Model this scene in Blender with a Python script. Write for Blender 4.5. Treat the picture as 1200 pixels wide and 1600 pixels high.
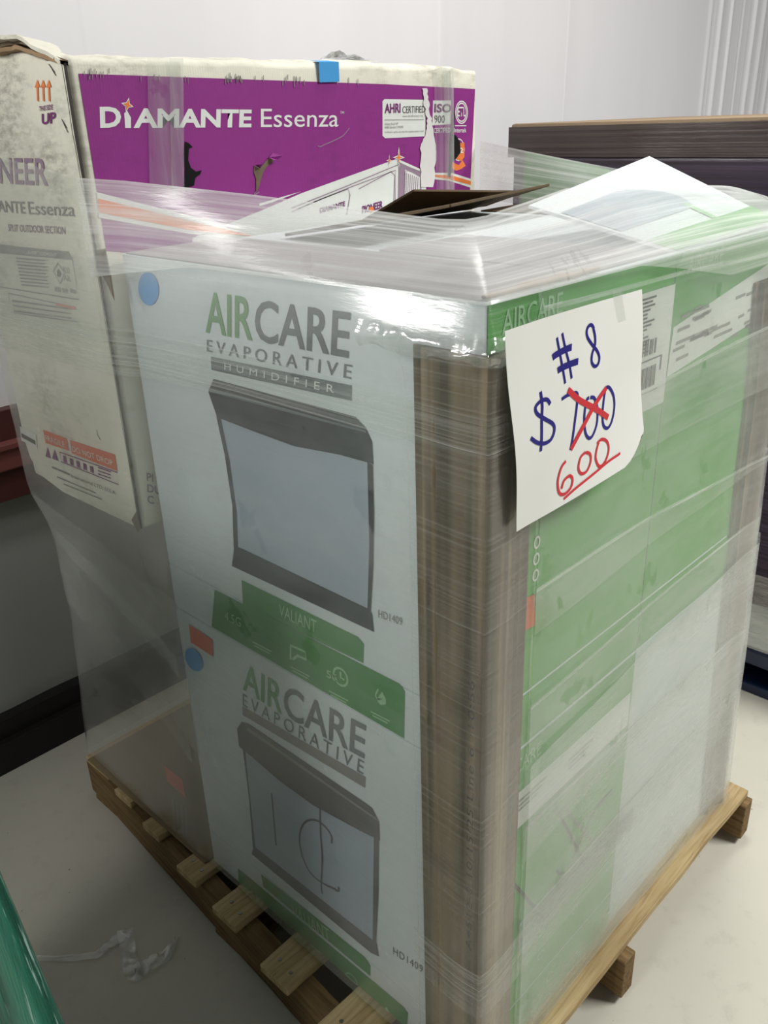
import bpy, bmesh, math, random
from mathutils import Vector, Matrix, noise
random.seed(7)
sc = bpy.context.scene
for o in list(bpy.data.objects): bpy.data.objects.remove(o)
COL = sc.collection

# ------------------------------------------------------------------ camera
CAM = Vector((-0.76396, -0.58140, 1.66693)); FPX = 1349.17
YAW, PIT, ROL = math.radians(44.4559), math.radians(24.2826), math.radians(-2.0373)
FW = Vector((math.cos(YAW)*math.cos(PIT), math.sin(YAW)*math.cos(PIT), -math.sin(PIT)))
R0 = Vector((math.sin(YAW), -math.cos(YAW), 0)); U0 = R0.cross(FW)
RT = math.cos(ROL)*R0 + math.sin(ROL)*U0; UP = -math.sin(ROL)*R0 + math.cos(ROL)*U0
cd = bpy.data.cameras.new('camera'); cam = bpy.data.objects.new('camera', cd); COL.objects.link(cam)
cam.matrix_world = Matrix(((RT.x, UP.x, -FW.x, CAM.x), (RT.y, UP.y, -FW.y, CAM.y), (RT.z, UP.z, -FW.z, CAM.z), (0, 0, 0, 1)))
cd.sensor_fit = 'HORIZONTAL'; cd.sensor_width = 36; cd.lens = FPX/1200*36; cd.clip_start = 0.02
sc.camera = cam
# ------------------------------------------------------------------ world, lamps, exposure
w = bpy.data.worlds.new('world'); sc.world = w; w.use_nodes = True
w.node_tree.nodes['Background'].inputs[0].default_value = (0.93, 0.95, 1.0, 1)
w.node_tree.nodes['Background'].inputs[1].default_value = 0.09
def area(name, loc, aim, sx, sy, power, col=(1, .985, .95)):
    l = bpy.data.lights.new(name, 'AREA'); l.shape = 'RECTANGLE'; l.size = sx; l.size_y = sy; l.energy = power; l.color = col
    o = bpy.data.objects.new(name, l); COL.objects.link(o); o.location = loc
    o.rotation_euler = (Vector(aim)-Vector(loc)).to_track_quat('-Z', 'Y').to_euler(); return o
area('ceiling_lamp_key', (2.1, -1.9, 3.7), (2.0, -1.8, 0), 1.3, 0.7, 150)
area('ceiling_lamp_back', (1.3, 0.45, 3.9), (1.3, 0.5, 0), 1.3, 0.5, 36)
area('ceiling_lamp_left', (-2.45, 2.85, 3.2), (-0.6, 0.8, 1.0), 1.1, 0.6, 62)
area('side_fill_light', (-3.4, 0.1, 2.9), (-2.6, 0.1, 0), 0.6, 1.3, 42)  # added fill light for the white fronts, not a known ceiling fixture
sc.view_settings.view_transform = 'Standard'; sc.view_settings.look = 'None'
sc.view_settings.exposure = 0.35; sc.view_settings.gamma = 1; sc.view_settings.use_curve_mapping = False

# ------------------------------------------------------------------ helpers
def ray(px, py): return FW + RT*((px-600)/FPX) - UP*((py-800)/FPX)
class Face:
    """a flat face of a thing (plane axis = value); print is laid out on it"""
    def __init__(s, axis, val): s.a = axis; s.v = val; s.zmin = -9; s.n = Vector((0, 0, 0)); s.n[axis] = -1 if axis < 2 else 1
    def at(s, px, py, off=0.0):
        d = ray(px, py); t = (s.v-CAM[s.a])/d[s.a]; p = CAM + d*t + s.n*off; p.z = max(p.z, s.zmin); return p
def s2l(c):
    return tuple(((x/255)/12.92 if x/255 <= .04045 else ((x/255+.055)/1.055)**2.4) for x in c)
def tag(o, label=None, cat=None, group=None, kind=None):
    if label: o['label'] = label
    if cat: o['category'] = cat
    if group: o['group'] = group
    if kind: o['kind'] = kind
    return o
def link(name, me, mat, parent=None):
    o = bpy.data.objects.new(name, me); COL.objects.link(o)
    if mat and not me.materials: me.materials.append(mat)
    if parent: o.parent = parent
    return o
def mesh(name, V, Fc, mat, parent=None, smooth=False):
    me = bpy.data.meshes.new(name); me.from_pydata([tuple(v) for v in V], [], Fc); me.update()
    if smooth:
        for p in me.polygons: p.use_smooth = True
    return link(name, me, mat, parent)
def empty(name, label, cat, group=None, loc=(0, 0, 0)):
    o = bpy.data.objects.new(name, None); COL.objects.link(o); o.empty_display_size = .05
    tag(o, label, cat, group); o.location = loc; return o
def settle(root):
    """keep world positions of parts built in world space under a root that stands at its base"""
    bpy.context.view_layer.update()
    for c in root.children: c.matrix_parent_inverse = root.matrix_world.inverted()
def hexa(name, P, mat, parent=None, bev=0.003):
    """box from 8 corners: bottom ring 0-3, top ring 4-7"""
    bm = bmesh.new(); v = [bm.verts.new(p) for p in P]
    for f in ((0, 3, 2, 1), (4, 5, 6, 7), (0, 1, 5, 4), (1, 2, 6, 5), (2, 3, 7, 6), (3, 0, 4, 7)): bm.faces.new([v[i] for i in f])
    bmesh.ops.recalc_face_normals(bm, faces=bm.faces)
    if bev: bmesh.ops.bevel(bm, geom=list(bm.edges), offset=bev, segments=2, affect='EDGES', profile=.6)
    me = bpy.data.meshes.new(name); bm.to_mesh(me); bm.free(); return link(name, me, mat, parent)
def box(name, a, b, mat, parent=None, bev=0.003):
    (x0, y0, z0), (x1, y1, z1) = a, b
    return hexa(name, [(x0, y0, z0), (x1, y0, z0), (x1, y1, z0), (x0, y1, z0), (x0, y0, z1), (x1, y0, z1), (x1, y1, z1), (x0, y1, z1)], mat, parent, bev)
def orient(V, n):
    a = (V[1]-V[0]).cross(V[2]-V[0]); return V if a.dot(n) > 0 else V[::-1]
def poly(name, face, pts, mat, parent, off=.0008):
    """flat print: polygon given by its corner points on a face"""
    V = [face.at(*p, off) for p in pts]
    bm = bmesh.new(); f = bm.faces.new([bm.verts.new(v) for v in V]); f.normal_update()
    if f.normal.dot(face.n) < 0: f.normal_flip()
    bmesh.ops.triangulate(bm, faces=bm.faces)
    me = bpy.data.meshes.new(name); bm.to_mesh(me); bm.free(); return link(name, me, mat, parent)
def polys(name, face, lst, mat, parent, off=.0008):
    bm = bmesh.new()
    for pts in lst:
        f = bm.faces.new([bm.verts.new(face.at(*p, off)) for p in pts]); f.normal_update()
        if f.normal.dot(face.n) < 0: f.normal_flip()
    bmesh.ops.triangulate(bm, faces=bm.faces)
    me = bpy.data.meshes.new(name); bm.to_mesh(me); bm.free(); return link(name, me, mat, parent)
def text(name, s, O, B, T, mat, parent, bold=0.0, spacing=1.0, res=3):
    """lettering whose bounding box maps to origin O, baseline end B, top T (world points)"""
    cu = bpy.data.curves.new('t', 'FONT'); cu.body = s; cu.offset = bold; cu.space_character = spacing; cu.resolution_u = res
    ob = bpy.data.objects.new('t', cu); COL.objects.link(ob); bpy.context.view_layer.update()
    me = bpy.data.meshes.new_from_object(ob.evaluated_get(bpy.context.evaluated_depsgraph_get()))
    bpy.data.objects.remove(ob); bpy.data.curves.remove(cu)
    xs = [v.co.x for v in me.vertices]; ys = [v.co.y for v in me.vertices]
    x0, x1, y0, y1 = min(xs), max(xs), min(ys), max(ys)
    O, B, T = Vector(O), Vector(B), Vector(T)
    for v in me.vertices:
        v.co = O + (B-O)*((v.co.x-x0)/(x1-x0)) + (T-O)*((v.co.y-y0)/(y1-y0))
    me.materials.clear(); me.name = name; return link(name, me, mat, parent)
def ftext(name, s, face, o, b, t, mat, parent, bold=0.0, spacing=1.0, off=.0012):
    return text(name, s, face.at(*o, off), face.at(*b, off), face.at(*t, off), mat, parent, bold, spacing)
def ribbon_geo(pts, wid, n, V, Fc):
    """append a stroke of given width (list or number) along 3-D points lying in a surface with normal n"""
    k0 = len(V); m = len(pts)
    for i, p in enumerate(pts):
        d = (pts[min(i+1, m-1)]-pts[max(i-1, 0)]); d.normalize(); s = n.cross(d); s.normalize()
        wv = wid[i] if isinstance(wid, (list, tuple)) else wid
        V += [p+s*wv/2, p-s*wv/2]
    for i in range(m-1):
        a = k0+2*i; Fc.append((a, a+1, a+3, a+2))
def smooth_pts(p, n=6):
    """Catmull-Rom through 2-D points"""
    out = []; P = [p[0]]+list(p)+[p[-1]]
    for i in range(1, len(P)-2):
        for k in range(n):
            t = k/n; a, b, c, d = P[i-1], P[i], P[i+1], P[i+2]
            out.append(tuple(.5*((2*b[j])+(-a[j]+c[j])*t+(2*a[j]-5*b[j]+4*c[j]-d[j])*t*t+(-a[j]+3*b[j]-3*c[j]+d[j])*t**3) for j in range(2)))
    out.append(tuple(p[-1])); return out
def strokes(name, face, lst, wid, mat, parent, off=.0012, sm=5, fn=None):
    V, Fc = [], []
    for s in lst:
        p2 = smooth_pts(s, sm) if sm and len(s) > 2 else s
        pts = [(fn or face.at)(*p, off) for p in p2]; ribbon_geo(pts, wid, face.n, V, Fc)
    return mesh(name, V, Fc, mat, parent)
# ------------------------------------------------------------------ materials
class NT:
    def __init__(s, name):
        s.m = bpy.data.materials.new(name); s.m.use_nodes = True; s.t = s.m.node_tree; s.N = s.t.nodes; s.L = s.t.links
        s.b = s.N['Principled BSDF']; s.out = s.N['Material Output']
    def n(s, typ, **k):
        x = s.N.new(typ)
        for a, v in k.items():
            if a.startswith('i_'): x.inputs[int(a[2:]) if a[2:].isdigit() else a[2:]].default_value = v
            else: setattr(x, a, v)
        return x
    def l(s, a, b): s.L.new(a, b)
    def coords(s, kind='Object', scale=(1, 1, 1)):
        c = s.n('ShaderNodeTexCoord'); m = s.n('ShaderNodeMapping'); m.inputs['Scale'].default_value = scale
        s.l(c.outputs[kind], m.inputs[0]); return m.outputs[0]
    def noise(s, co, scale, detail=4, rough=.55, dist=0):
        x = s.n('ShaderNodeTexNoise'); x.inputs['Scale'].default_value = scale; x.inputs['Detail'].default_value = detail
        x.inputs['Roughness'].default_value = rough; x.inputs['Distortion'].default_value = dist; s.l(co, x.inputs['Vector']); return x.outputs['Fac']
    def ramp(s, fac, stops):
        r = s.n('ShaderNodeValToRGB'); e = r.color_ramp.elements
        while len(e) < len(stops): e.new(.5)
        for i, (p, c) in enumerate(stops):
            e[i].position = p; e[i].color = (*c, 1) if len(c) == 3 else c
        s.l(fac, r.inputs[0]); return r.outputs[0]
    def maprange(s, f, a, b, c, d):
        m = s.n('ShaderNodeMapRange'); s.l(f, m.inputs[0])
        for i, v in enumerate((a, b, c, d)): m.inputs[i+1].default_value = v
        return m.outputs[0]
    def math(s, op, a, b):
        m = s.n('ShaderNodeMath', operation=op); m.use_clamp = False
        for i, x in enumerate((a, b)):
            if isinstance(x, (int, float)): m.inputs[i].default_value = x
            else: s.l(x, m.inputs[i])
        return m.outputs[0]
    def mix(s, fac, a, b, mode='MIX'):
        m = s.n('ShaderNodeMixRGB', blend_type=mode)
        for i, x in enumerate((fac, a, b)):
            if isinstance(x, (int, float)): m.inputs[i].default_value = x
            elif isinstance(x, tuple): m.inputs[i].default_value = (*x, 1)
            else: s.l(x, m.inputs[i])
        return m.outputs[0]
    def bump(s, h, st, dist=.002):
        b = s.n('ShaderNodeBump'); b.inputs['Strength'].default_value = st; b.inputs['Distance'].default_value = dist
        s.l(h, b.inputs['Height']); s.l(b.outputs[0], s.b.inputs['Normal']); return b.outputs[0]
def plain(name, rgb, rough=.7, var=.06, scale=40, spec=.3, metal=0):
    m = NT(name); c = s2l(rgb); f = m.noise(m.coords(), scale, 3)
    m.l(m.mix(f, tuple(x*(1-var) for x in c), tuple(min(1, x*(1+var)) for x in c)), m.b.inputs['Base Color'])
    m.b.inputs['Roughness'].default_value = rough; m.b.inputs['Specular IOR Level'].default_value = spec; m.b.inputs['Metallic'].default_value = metal
    return m.m
def carton(name, rgb, dirt=(120, 105, 80), amount=.3, flute=0.0, rough=.75):
    """printed corrugated board: faint flutes, scuffs and grime patches"""
    m = NT(name); co = m.coords(); c = s2l(rgb)
    big = m.noise(co, 3.2, 6, .65); fine = m.noise(m.coords(scale=(1, 1, 3)), 26, 5, .7)
    k = m.math('MULTIPLY', m.maprange(big, .45, .68, 0, 1), m.maprange(fine, .40, .62, 0, 1))
    base = m.mix(m.noise(co, 90, 2), tuple(x*.95 for x in c), tuple(min(1, x*1.04) for x in c))
    m.l(m.mix(m.math('MULTIPLY', k, amount), base, s2l(dirt)), m.b.inputs['Base Color'])
    m.b.inputs['Roughness'].default_value = rough; m.b.inputs['Specular IOR Level'].default_value = .3
    wv = m.n('ShaderNodeTexWave', wave_type='BANDS', bands_direction='X'); wv.inputs['Scale'].default_value = 60
    m.l(m.coords(scale=(1, 1, .0001)), wv.inputs['Vector'])
    m.bump(m.math('ADD', m.math('MULTIPLY', wv.outputs['Fac'], flute), m.noise(co, 14, 4)), .18, .004)
    return m.m
M = {}
M['carton_white'] = carton('white_carton_board', (212, 220, 222), amount=.12)
M['carton_cream'] = carton('cream_carton_board', (226, 224, 208), (96, 92, 80), .9, .12)
M['carton_grey'] = carton('grey_inner_board', (150, 146, 148), amount=.2)
M['carton_kraft'] = carton('kraft_board', (158, 130, 98), (90, 75, 55), .4, .3)
M['slip'] = carton('grey_brown_slip_board', (128, 114, 88), (90, 80, 60), .4, .0)
M['kraft_lid'] = carton('pale_kraft_lid', (150, 130, 106), (110, 92, 70), .4, .1)
M['kraft_shaded'] = carton('shaded_kraft_board', (84, 68, 48), (46, 38, 28), .5, .1)  # kraft with the shade of the open flaps darkened into its colour
M['green'] = plain('leaf_green_print', (82, 158, 68), .55, .08, 25)
M['green_band'] = plain('green_band_print', (52, 130, 52), .55, .06)
M['green_logo'] = plain('green_logo_print', (98, 150, 92), .6)
M['grey_logo'] = plain('grey_logo_print', (98, 106, 108), .6)
M['banner'] = plain('slate_banner_print', (66, 84, 84), .6)
M['cabinet_dark'] = plain('cabinet_dark_print', (24, 36, 38), .55, .2, 60)
M['cabinet_mid'] = plain('cabinet_edge_print', (96, 110, 110), .55)
M['cabinet_front'] = plain('cabinet_panel_print', (160, 172, 184), .55, .05, 6)
M['brown_cab_dark'] = plain('taupe_cabinet_print', (72, 68, 64), .55, .15, 60)
M['brown_cab_mid'] = plain('taupe_edge_print', (128, 124, 118), .55)
M['print_white'] = plain('white_print', (222, 226, 220), .6)
M['print_pale'] = plain('pale_green_print', (150, 196, 146), .6)
M['pen'] = plain('pencil_grey', (70, 72, 74), .7)
M['purple'] = carton('magenta_purple_print', (140, 46, 130), (84, 30, 78), .45, .10, .55)
M['violet'] = plain('violet_ink', (112, 40, 106), .6)
M['violet_grey'] = plain('faded_violet_ink', (150, 128, 146), .7)
M['orange'] = plain('orange_ink', (228, 124, 60), .6)
M['orange_label'] = plain('orange_label_paper', (216, 112, 76), .6)
M['ink_dark'] = plain('dark_ink', (64, 62, 58), .7)
M['ink_grey'] = plain('grey_ink', (128, 128, 122), .7)
M['blue_dot'] = plain('sky_blue_sticker', (84, 158, 218), .5)
M['blue_tape'] = plain('blue_masking_tape', (74, 160, 222), .7)
M['paper'] = plain('white_paper', (240, 241, 236), .8, .02, 12)
M['blue_ink'] = plain('blue_marker', (34, 30, 128), .5)
M['red_ink'] = plain('red_marker', (214, 52, 62), .5)
M['torn'] = plain('torn_board', (112, 98, 80), .9, .35, 60)
M['torn_white'] = plain('torn_paper_backing', (216, 214, 212), .9, .05, 60)
M['black_hole'] = plain('dark_gash', (16, 14, 15), .95)
M['nail'] = plain('steel_nail', (150, 150, 148), .35, .05, 40, .5, 1)
M['beam'] = plain('red_oxide_steel', (116, 66, 62), .45, .12, 12, .5)
M['beam_shaded'] = plain('red_oxide_shaded', (74, 36, 34), .5, .12, 12, .5)  # same steel, shade of the channel's recesses put into the colour
M['black_trim'] = plain('black_base_channel', (30, 29, 27), .6, .2, 20)
M['navy'] = plain('navy_plastic', (26, 42, 72), .4, .1, 20, .5)
def wood(name, a, b, c):
    m = NT(name); gr = m.noise(m.coords(scale=(1.6, 26, 26)), 3.2, 8, .62, .8); big = m.noise(m.coords(), 3, 3)
    col = m.ramp(gr, [(.28, s2l(c)), (.47, s2l(a)), (.72, s2l(b))])
    m.l(m.mix(m.maprange(big, .4, .7, 0, .45), col, s2l(c)), m.b.inputs['Base Color'])
    m.b.inputs['Roughness'].default_value = .85; m.b.inputs['Specular IOR Level'].default_value = .2
    m.bump(gr, .5, .003); return m.m
M['wood'] = wood('pine_board', (178, 157, 116), (202, 182, 142), (130, 106, 72))
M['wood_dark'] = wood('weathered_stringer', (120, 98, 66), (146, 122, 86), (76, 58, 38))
def post_mat():
    m = NT('paperboard_angle'); co = m.coords(scale=(1, 1, .03)); f = m.maprange(m.noise(co, 42, 1, .5), .36, .62, 0, 1); g = m.noise(m.coords(), 9, 5, .6)
    col = m.mix(f, s2l((78, 66, 48)), s2l((136, 120, 94))); m.l(m.mix(m.maprange(g, .5, .75, 0, .5), col, s2l((70, 58, 44))), m.b.inputs['Base Color'])  # stripes paint the light and shade of the nested board ridges
    m.b.inputs['Roughness'].default_value = .5; m.bump(f, .25, .002); return m.m
M['post'] = post_mat()
def floor_mat():
    m = NT('smooth_concrete'); co = m.coords()
    a = m.noise(co, 1.6, 7, .6); b = m.noise(co, 16, 6, .7); sp = m.noise(co, 60, 2, .5)
    col = m.mix(a, s2l((182, 180, 166)), s2l((206, 203, 190))); col = m.mix(m.maprange(b, .55, .75, 0, .35), col, s2l((156, 152, 140)))
    col = m.mix(m.maprange(sp, .755, .79, 0, .8), col, s2l((70, 64, 56)))
    m.l(col, m.b.inputs['Base Color']); m.b.inputs['Roughness'].default_value = .55; m.b.inputs['Specular IOR Level'].default_value = .3
    m.bump(b, .12, .003); return m.m
M['floor'] = floor_mat()
def sheet_mat():
    m = NT('white_plastic_sheeting'); co = m.coords(scale=(3, 3, .5)); f = m.noise(co, 1.5, 3, .5)
    m.l(m.mix(f, s2l((224, 223, 226)), s2l((234, 233, 236))), m.b.inputs['Base Color'])
    m.b.inputs['Roughness'].default_value = .45; m.b.inputs['Specular IOR Level'].default_value = .25; m.bump(f, .10, .004); return m.m
M['sheet'] = sheet_mat()
M['tarp'] = plain('grey_tarpaulin', (150, 153, 148), .5, .06, 5)
def film_mat(name, haze, streak=.3, patch=.5, tint=(244, 246, 243), gloss=.35, rough=.2, sharp=140, ps=5.0, bumpst=.35):
    """stretch film: mostly clear, milky where stretched or loose; streaks run along the wrap (u = metres round, v = metres up)"""
    m = NT(name); m.N.remove(m.b)
    uv = m.n('ShaderNodeUVMap'); mp = m.n('ShaderNodeMapping'); m.l(uv.outputs[0], mp.inputs[0]); mp.inputs['Scale'].default_value = (.55, sharp, 1)
    st = m.noise(mp.outputs[0], 1.0, 4, .7, 0)
    mp2 = m.n('ShaderNodeMapping'); m.l(uv.outputs[0], mp2.inputs[0]); mp2.inputs['Scale'].default_value = (ps*.6, ps, 1)
    pt = m.noise(mp2.outputs[0], 1.0, 6, .6, .3)
    s = m.math('MULTIPLY', m.math('POWER', m.maprange(st, .40, .78, 0, 1), 1.6), streak*2.2); p = m.maprange(pt, .36, .64, 1-patch*.6, 1+patch*.6)
    mp4 = m.n('ShaderNodeMapping'); m.l(uv.outputs[0], mp4.inputs[0]); mp4.inputs['Scale'].default_value = (9, 6.5, 1); mp4.inputs['Location'].default_value = (ps, haze*50, 0)
    cl = m.maprange(m.noise(mp4.outputs[0], 1.0, 7, .62, .0), .62, .635, 1, 1-patch*.9)
    h = m.math('MULTIPLY', m.math('ADD', m.math('MULTIPLY', p, haze), s), cl)
    hc = m.n('ShaderNodeClamp'); m.l(h, hc.inputs[0]); hc.inputs[2].default_value = .96
    tr = m.n('ShaderNodeBsdfTransparent'); df = m.n('ShaderNodeBsdfDiffuse'); tl = m.n('ShaderNodeBsdfTranslucent'); gl = m.n('ShaderNodeBsdfGlossy')
    c = (*s2l(tint), 1); df.inputs[0].default_value = c; tl.inputs[0].default_value = c; tr.inputs[0].default_value = (.97, .98, .97, 1)
    gl.inputs['Roughness'].default_value = rough; gl.inputs[0].default_value = (1, 1, 1, 1)
    mp3 = m.n('ShaderNodeMapping'); m.l(uv.outputs[0], mp3.inputs[0]); mp3.inputs['Scale'].default_value = (9, 60, 1)
    b = m.n('ShaderNodeBump'); b.inputs['Strength'].default_value = bumpst; b.inputs['Distance'].default_value = .0025; m.l(m.math('ADD', m.noise(mp3.outputs[0], 1.0, 4, .6), m.math('MULTIPLY', pt, 1.2)), b.inputs['Height'])
    m.l(b.outputs[0], gl.inputs['Normal'])
    sca = m.n('ShaderNodeMixShader', i_0=.35); m.l(df.outputs[0], sca.inputs[1]); m.l(tl.outputs[0], sca.inputs[2])
    a = m.n('ShaderNodeMixShader'); m.l(hc.outputs[0], a.inputs[0]); m.l(tr.outputs[0], a.inputs[1]); m.l(sca.outputs[0], a.inputs[2])
    lw = m.n('ShaderNodeLayerWeight', i_0=.5); m.l(b.outputs[0], lw.inputs['Normal']); fr = m.math('ADD', m.math('MULTIPLY', m.math('POWER', lw.outputs['Facing'], 4.5), .85), .045)
    g = m.n('ShaderNodeMixShader'); m.l(m.math('MINIMUM', m.math('MULTIPLY', fr, gloss), .95), g.inputs[0]); m.l(a.outputs[0], g.inputs[1]); m.l(gl.outputs[0], g.inputs[2])
    m.l(g.outputs[0], m.out.inputs['Surface']); return m.m
M['film_body'] = film_mat('stretch_film_body', .19, .035, .5, gloss=1.4, rough=.22, bumpst=.2)
M['film_clear'] = film_mat('stretch_film_tight', .06, .12, .6, sharp=170, gloss=1.1, rough=.2, ps=9)
M['film_side'] = film_mat('stretch_film_side', .15, .04, .9, gloss=.7, rough=.22, ps=4)
M['film_pucker'] = film_mat('stretch_film_puckered', .12, .15, .7, sharp=60, ps=20, gloss=2.5, rough=.14, bumpst=.7)
M['film_panel'] = film_mat('stretch_film_on_panel', .14, .10, .4, sharp=120, gloss=.5)
M['film_over'] = film_mat('stretch_film_overlap', .14, .05, .9, ps=6, gloss=.4)
M['film_heavy'] = film_mat('stretch_film_layered', .26, .05, .6, ps=4, gloss=.5)
M['film_collar'] = film_mat('stretch_film_taut', .36, .42, .3, sharp=110, gloss=.5, rough=.24)
M['film_edge'] = film_mat('stretch_film_rolled_edge', .22, .3, .8, ps=10)
M['film_streak'] = film_mat('stretch_film_roped', .0, .34, .2, sharp=230, ps=3)
M['film_scrap'] = film_mat('clear_film_scrap', .14, .25, .5, sharp=30, ps=30, gloss=4.0, rough=.16, bumpst=1.0)
M['tape'] = film_mat('clear_packing_tape', .10, .18, .5, sharp=18, ps=14, gloss=1.2, rough=.2)

# ------------------------------------------------------------------ the setting
def sheet_wall():
    ridge = [(1110, .012, .006), (1137, .018, .012), (1150, .010, .006), (1163, .014, .006), (1172, .012, .005), (1182, .016, .007), (1192, .016, .006), (1200, .014, .006),
             (686, .004, .006), (885, .004, .005), (690, .006, .02), (135, .003, .006), (785, .003, .03), (520, .004, .05), (330, .005, .06)]
    fc = Face(1, 1.66); rx = [(fc.at(p, 90).x, a*(.13 if p > 1000 else .40), s) for p, a, s in ridge]
    rx += [(4.0+.13*i+random.uniform(-.04, .04), random.uniform(.006, .02), random.uniform(.006, .02)) for i in range(12)]
    rx += [(-.35-.21*i+random.uniform(-.06, .06), random.uniform(.004, .012), random.uniform(.01, .04)) for i in range(10)]
    xs = set([-4, 5.5]+[-4+.1*i for i in range(96)])
    for x, a, s in rx:
        for k in range(-4, 5): xs.add(round(x+k*s*.6, 4))
    xs = sorted(xs); zs = [.98, 1.2, 1.4, 1.6, 1.8, 2.0, 2.25]
    V, Fc = [], []
    for z in zs:
        for x in xs:
            d = sum(a*math.exp(-((x-c-.02*math.sin(z*1.3+c*9)*(z-1.6))/s)**2) for c, a, s in rx)
            d += .006*noise.noise(Vector((x*1.7, z*1.2, 3)))
            V.append((x, 1.66-d, z+(.75*max(0, min(1, (x-.6)/4.0)) if z > 2.1 else 0)))
    n = len(xs)
    for j in range(len(zs)-1):
        for i in range(n-1): Fc.append((j*n+i, j*n+i+1, (j+1)*n+i+1, (j+1)*n+i))
    o = mesh('wall_back', V, Fc, M['sheet'], smooth=True); tag(o, 'white plastic sheeting stretched over the back wall', kind='structure')
    V, Fc = [], []; xs = [-4+.05*i for i in range(191)]; zs = [.10+.06*j for j in range(16)]
    for z in zs:
        for x in xs: V.append((x, 1.665-.010*noise.noise(Vector((x*3.1+.6*(1-z)*math.sin(x*5), z*.8, 1)))*(1.1-z*.5), z))
    n = len(xs); Fc = [(j*n+i, j*n+i+1, (j+1)*n+i+1, (j+1)*n+i) for j in range(len(zs)-1) for i in range(n-1)]
    mesh('lower_tarpaulin', V, Fc, M['tarp'], o, True)
    return o
sheet_wall()
o = mesh('floor', [(-5, -5, 0), (6, -5, 0), (6, 1.75, 0), (-5, 1.75, 0)], [(0, 1, 2, 3)], M['floor']); tag(o, 'pale grey smooth concrete floor', kind='structure')
bb = hexa('baseboard_back', [(-4, 1.585, 0), (5.5, 1.585, 0), (5.5, 1.70, 0), (-4, 1.70, 0), (-4, 1.60, .085), (5.5, 1.60, .085), (5.5, 1.70, .085), (-4, 1.70, .085)], M['black_trim'])
tag(bb, 'black base channel along the foot of the back wall', kind='structure')
box('upper_lip', (-4, 1.625, .085), (5.5, 1.70, .145), M['black_trim'], bb, .002)
bt = box('trim_1', (-4, 1.60, .868), (5.5, 1.69, .935), M['beam'], None, .004); tag(bt, 'red-brown steel rail fixed across the back wall', kind='structure')
box('upper_flange', (-4, 1.625, .935), (5.5, 1.69, 1.02), M['beam_shaded'], bt, .002)
box('lower_flange', (-4, 1.615, .782), (5.5, 1.69, .868), M['beam_shaded'], bt, .002)
box('ledge', (-4, 1.59, .925), (5.5, 1.64, .94), M['beam'], bt, .002)

# ------------------------------------------------------------------ wooden pallet
pal = empty('wooden_pallet', 'rough pine pallet carrying the wrapped humidifier cartons', 'pallet', loc=(.45, .62, 0))
def plank(name, a, b, w0, z0, z1, mat, parent, jag=.004):
    """a sawn board from a to b (centre line, ground plan), width w0; own axes along the grain"""
    a = Vector((*a, z0)); b = Vector((*b, z0)); L = (b-a).length; n = 10
    bm = bmesh.new(); R = []
    for i in range(n+1):
        x = L*i/n; h = z1-z0; e = [random.uniform(-jag, jag)*.6 for _ in range(4)]
        R.append([bm.verts.new((x, -w0/2+e[0], 0)), bm.verts.new((x, w0/2+e[1], 0)), bm.verts.new((x, w0/2+e[1], h+e[2]*.25)), bm.verts.new((x, -w0/2+e[0], h+e[3]*.25))])
    for i in range(n):
        for k in range(4): bm.faces.new((R[i][k], R[i][(k+1) % 4], R[i+1][(k+1) % 4], R[i+1][k]))
    bm.faces.new(R[0]); bm.faces.new(R[n][::-1]); bmesh.ops.recalc_face_normals(bm, faces=bm.faces)
    es = [e for e in bm.edges if len(e.link_faces) == 2 and e.calc_face_angle(0) > .8]
    bmesh.ops.bevel(bm, geom=es, offset=.002, segments=1, affect='EDGES')
    me = bpy.data.meshes.new(name); bm.to_mesh(me); bm.free(); o = link(name, me, mat, parent)
    o.location = a-(parent.location if parent else Vector()); o.rotation_euler.z = math.atan2(b.y-a.y, b.x-a.x); return o
for (y0, y1, xl, xr, dy) in ((-.047, .100, -.112, 1.022, -.004), (.195, .290, -.107, 1.0, .004), (.381, .467, -.099, 1.0, 0), (.567, .649, -.079, 1.005, -.004),
                             (.738, .809, -.066, 1.0, .003), (.911, .984, -.046, 1.0, 0), (1.065, 1.14, -.03, 1.0, 0), (1.20, 1.315, -.014, 1.005, 0)):
    pb = plank('deck_board', (xl, (y0+y1)/2-dy), (xr, (y0+y1)/2+dy), y1-y0, .119, .139, M['wood'], pal)
    for xx in (xl+.035, xl+.03):
        yy = (y0+y1)/2+(.018 if xx > xl+.032 else -.02)
        bm = bmesh.new(); bmesh.ops.create_cone(bm, cap_ends=True, segments=10, radius1=.0042, radius2=.0036, depth=.0025)
        me = bpy.data.meshes.new('nail_head'); bm.to_mesh(me); bm.free(); q = link('nail_head', me, M['nail'], pb)
        q.location = (xx-xl, yy-(y0+y1)/2, .0205)
for a, b in (((-.086, -.066), (.010, 1.318)), ((.425, -.066), (.45, 1.316)), ((1.003, -.066), (.985, 1.316))):
    plank('stringer', a, b, .042, .016, .119, M['wood_dark'], pal, .003)
for y0, y1 in ((.60, .70), (1.19, 1.30), (.08, .17)):
    plank('bottom_board', (-.055+.04*(y0 > 1)-.02*(y0 < .3), (y0+y1)/2), (1.0, (y0+y1)/2), y1-y0, .001, .016, M['wood_dark'], pal)

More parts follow.
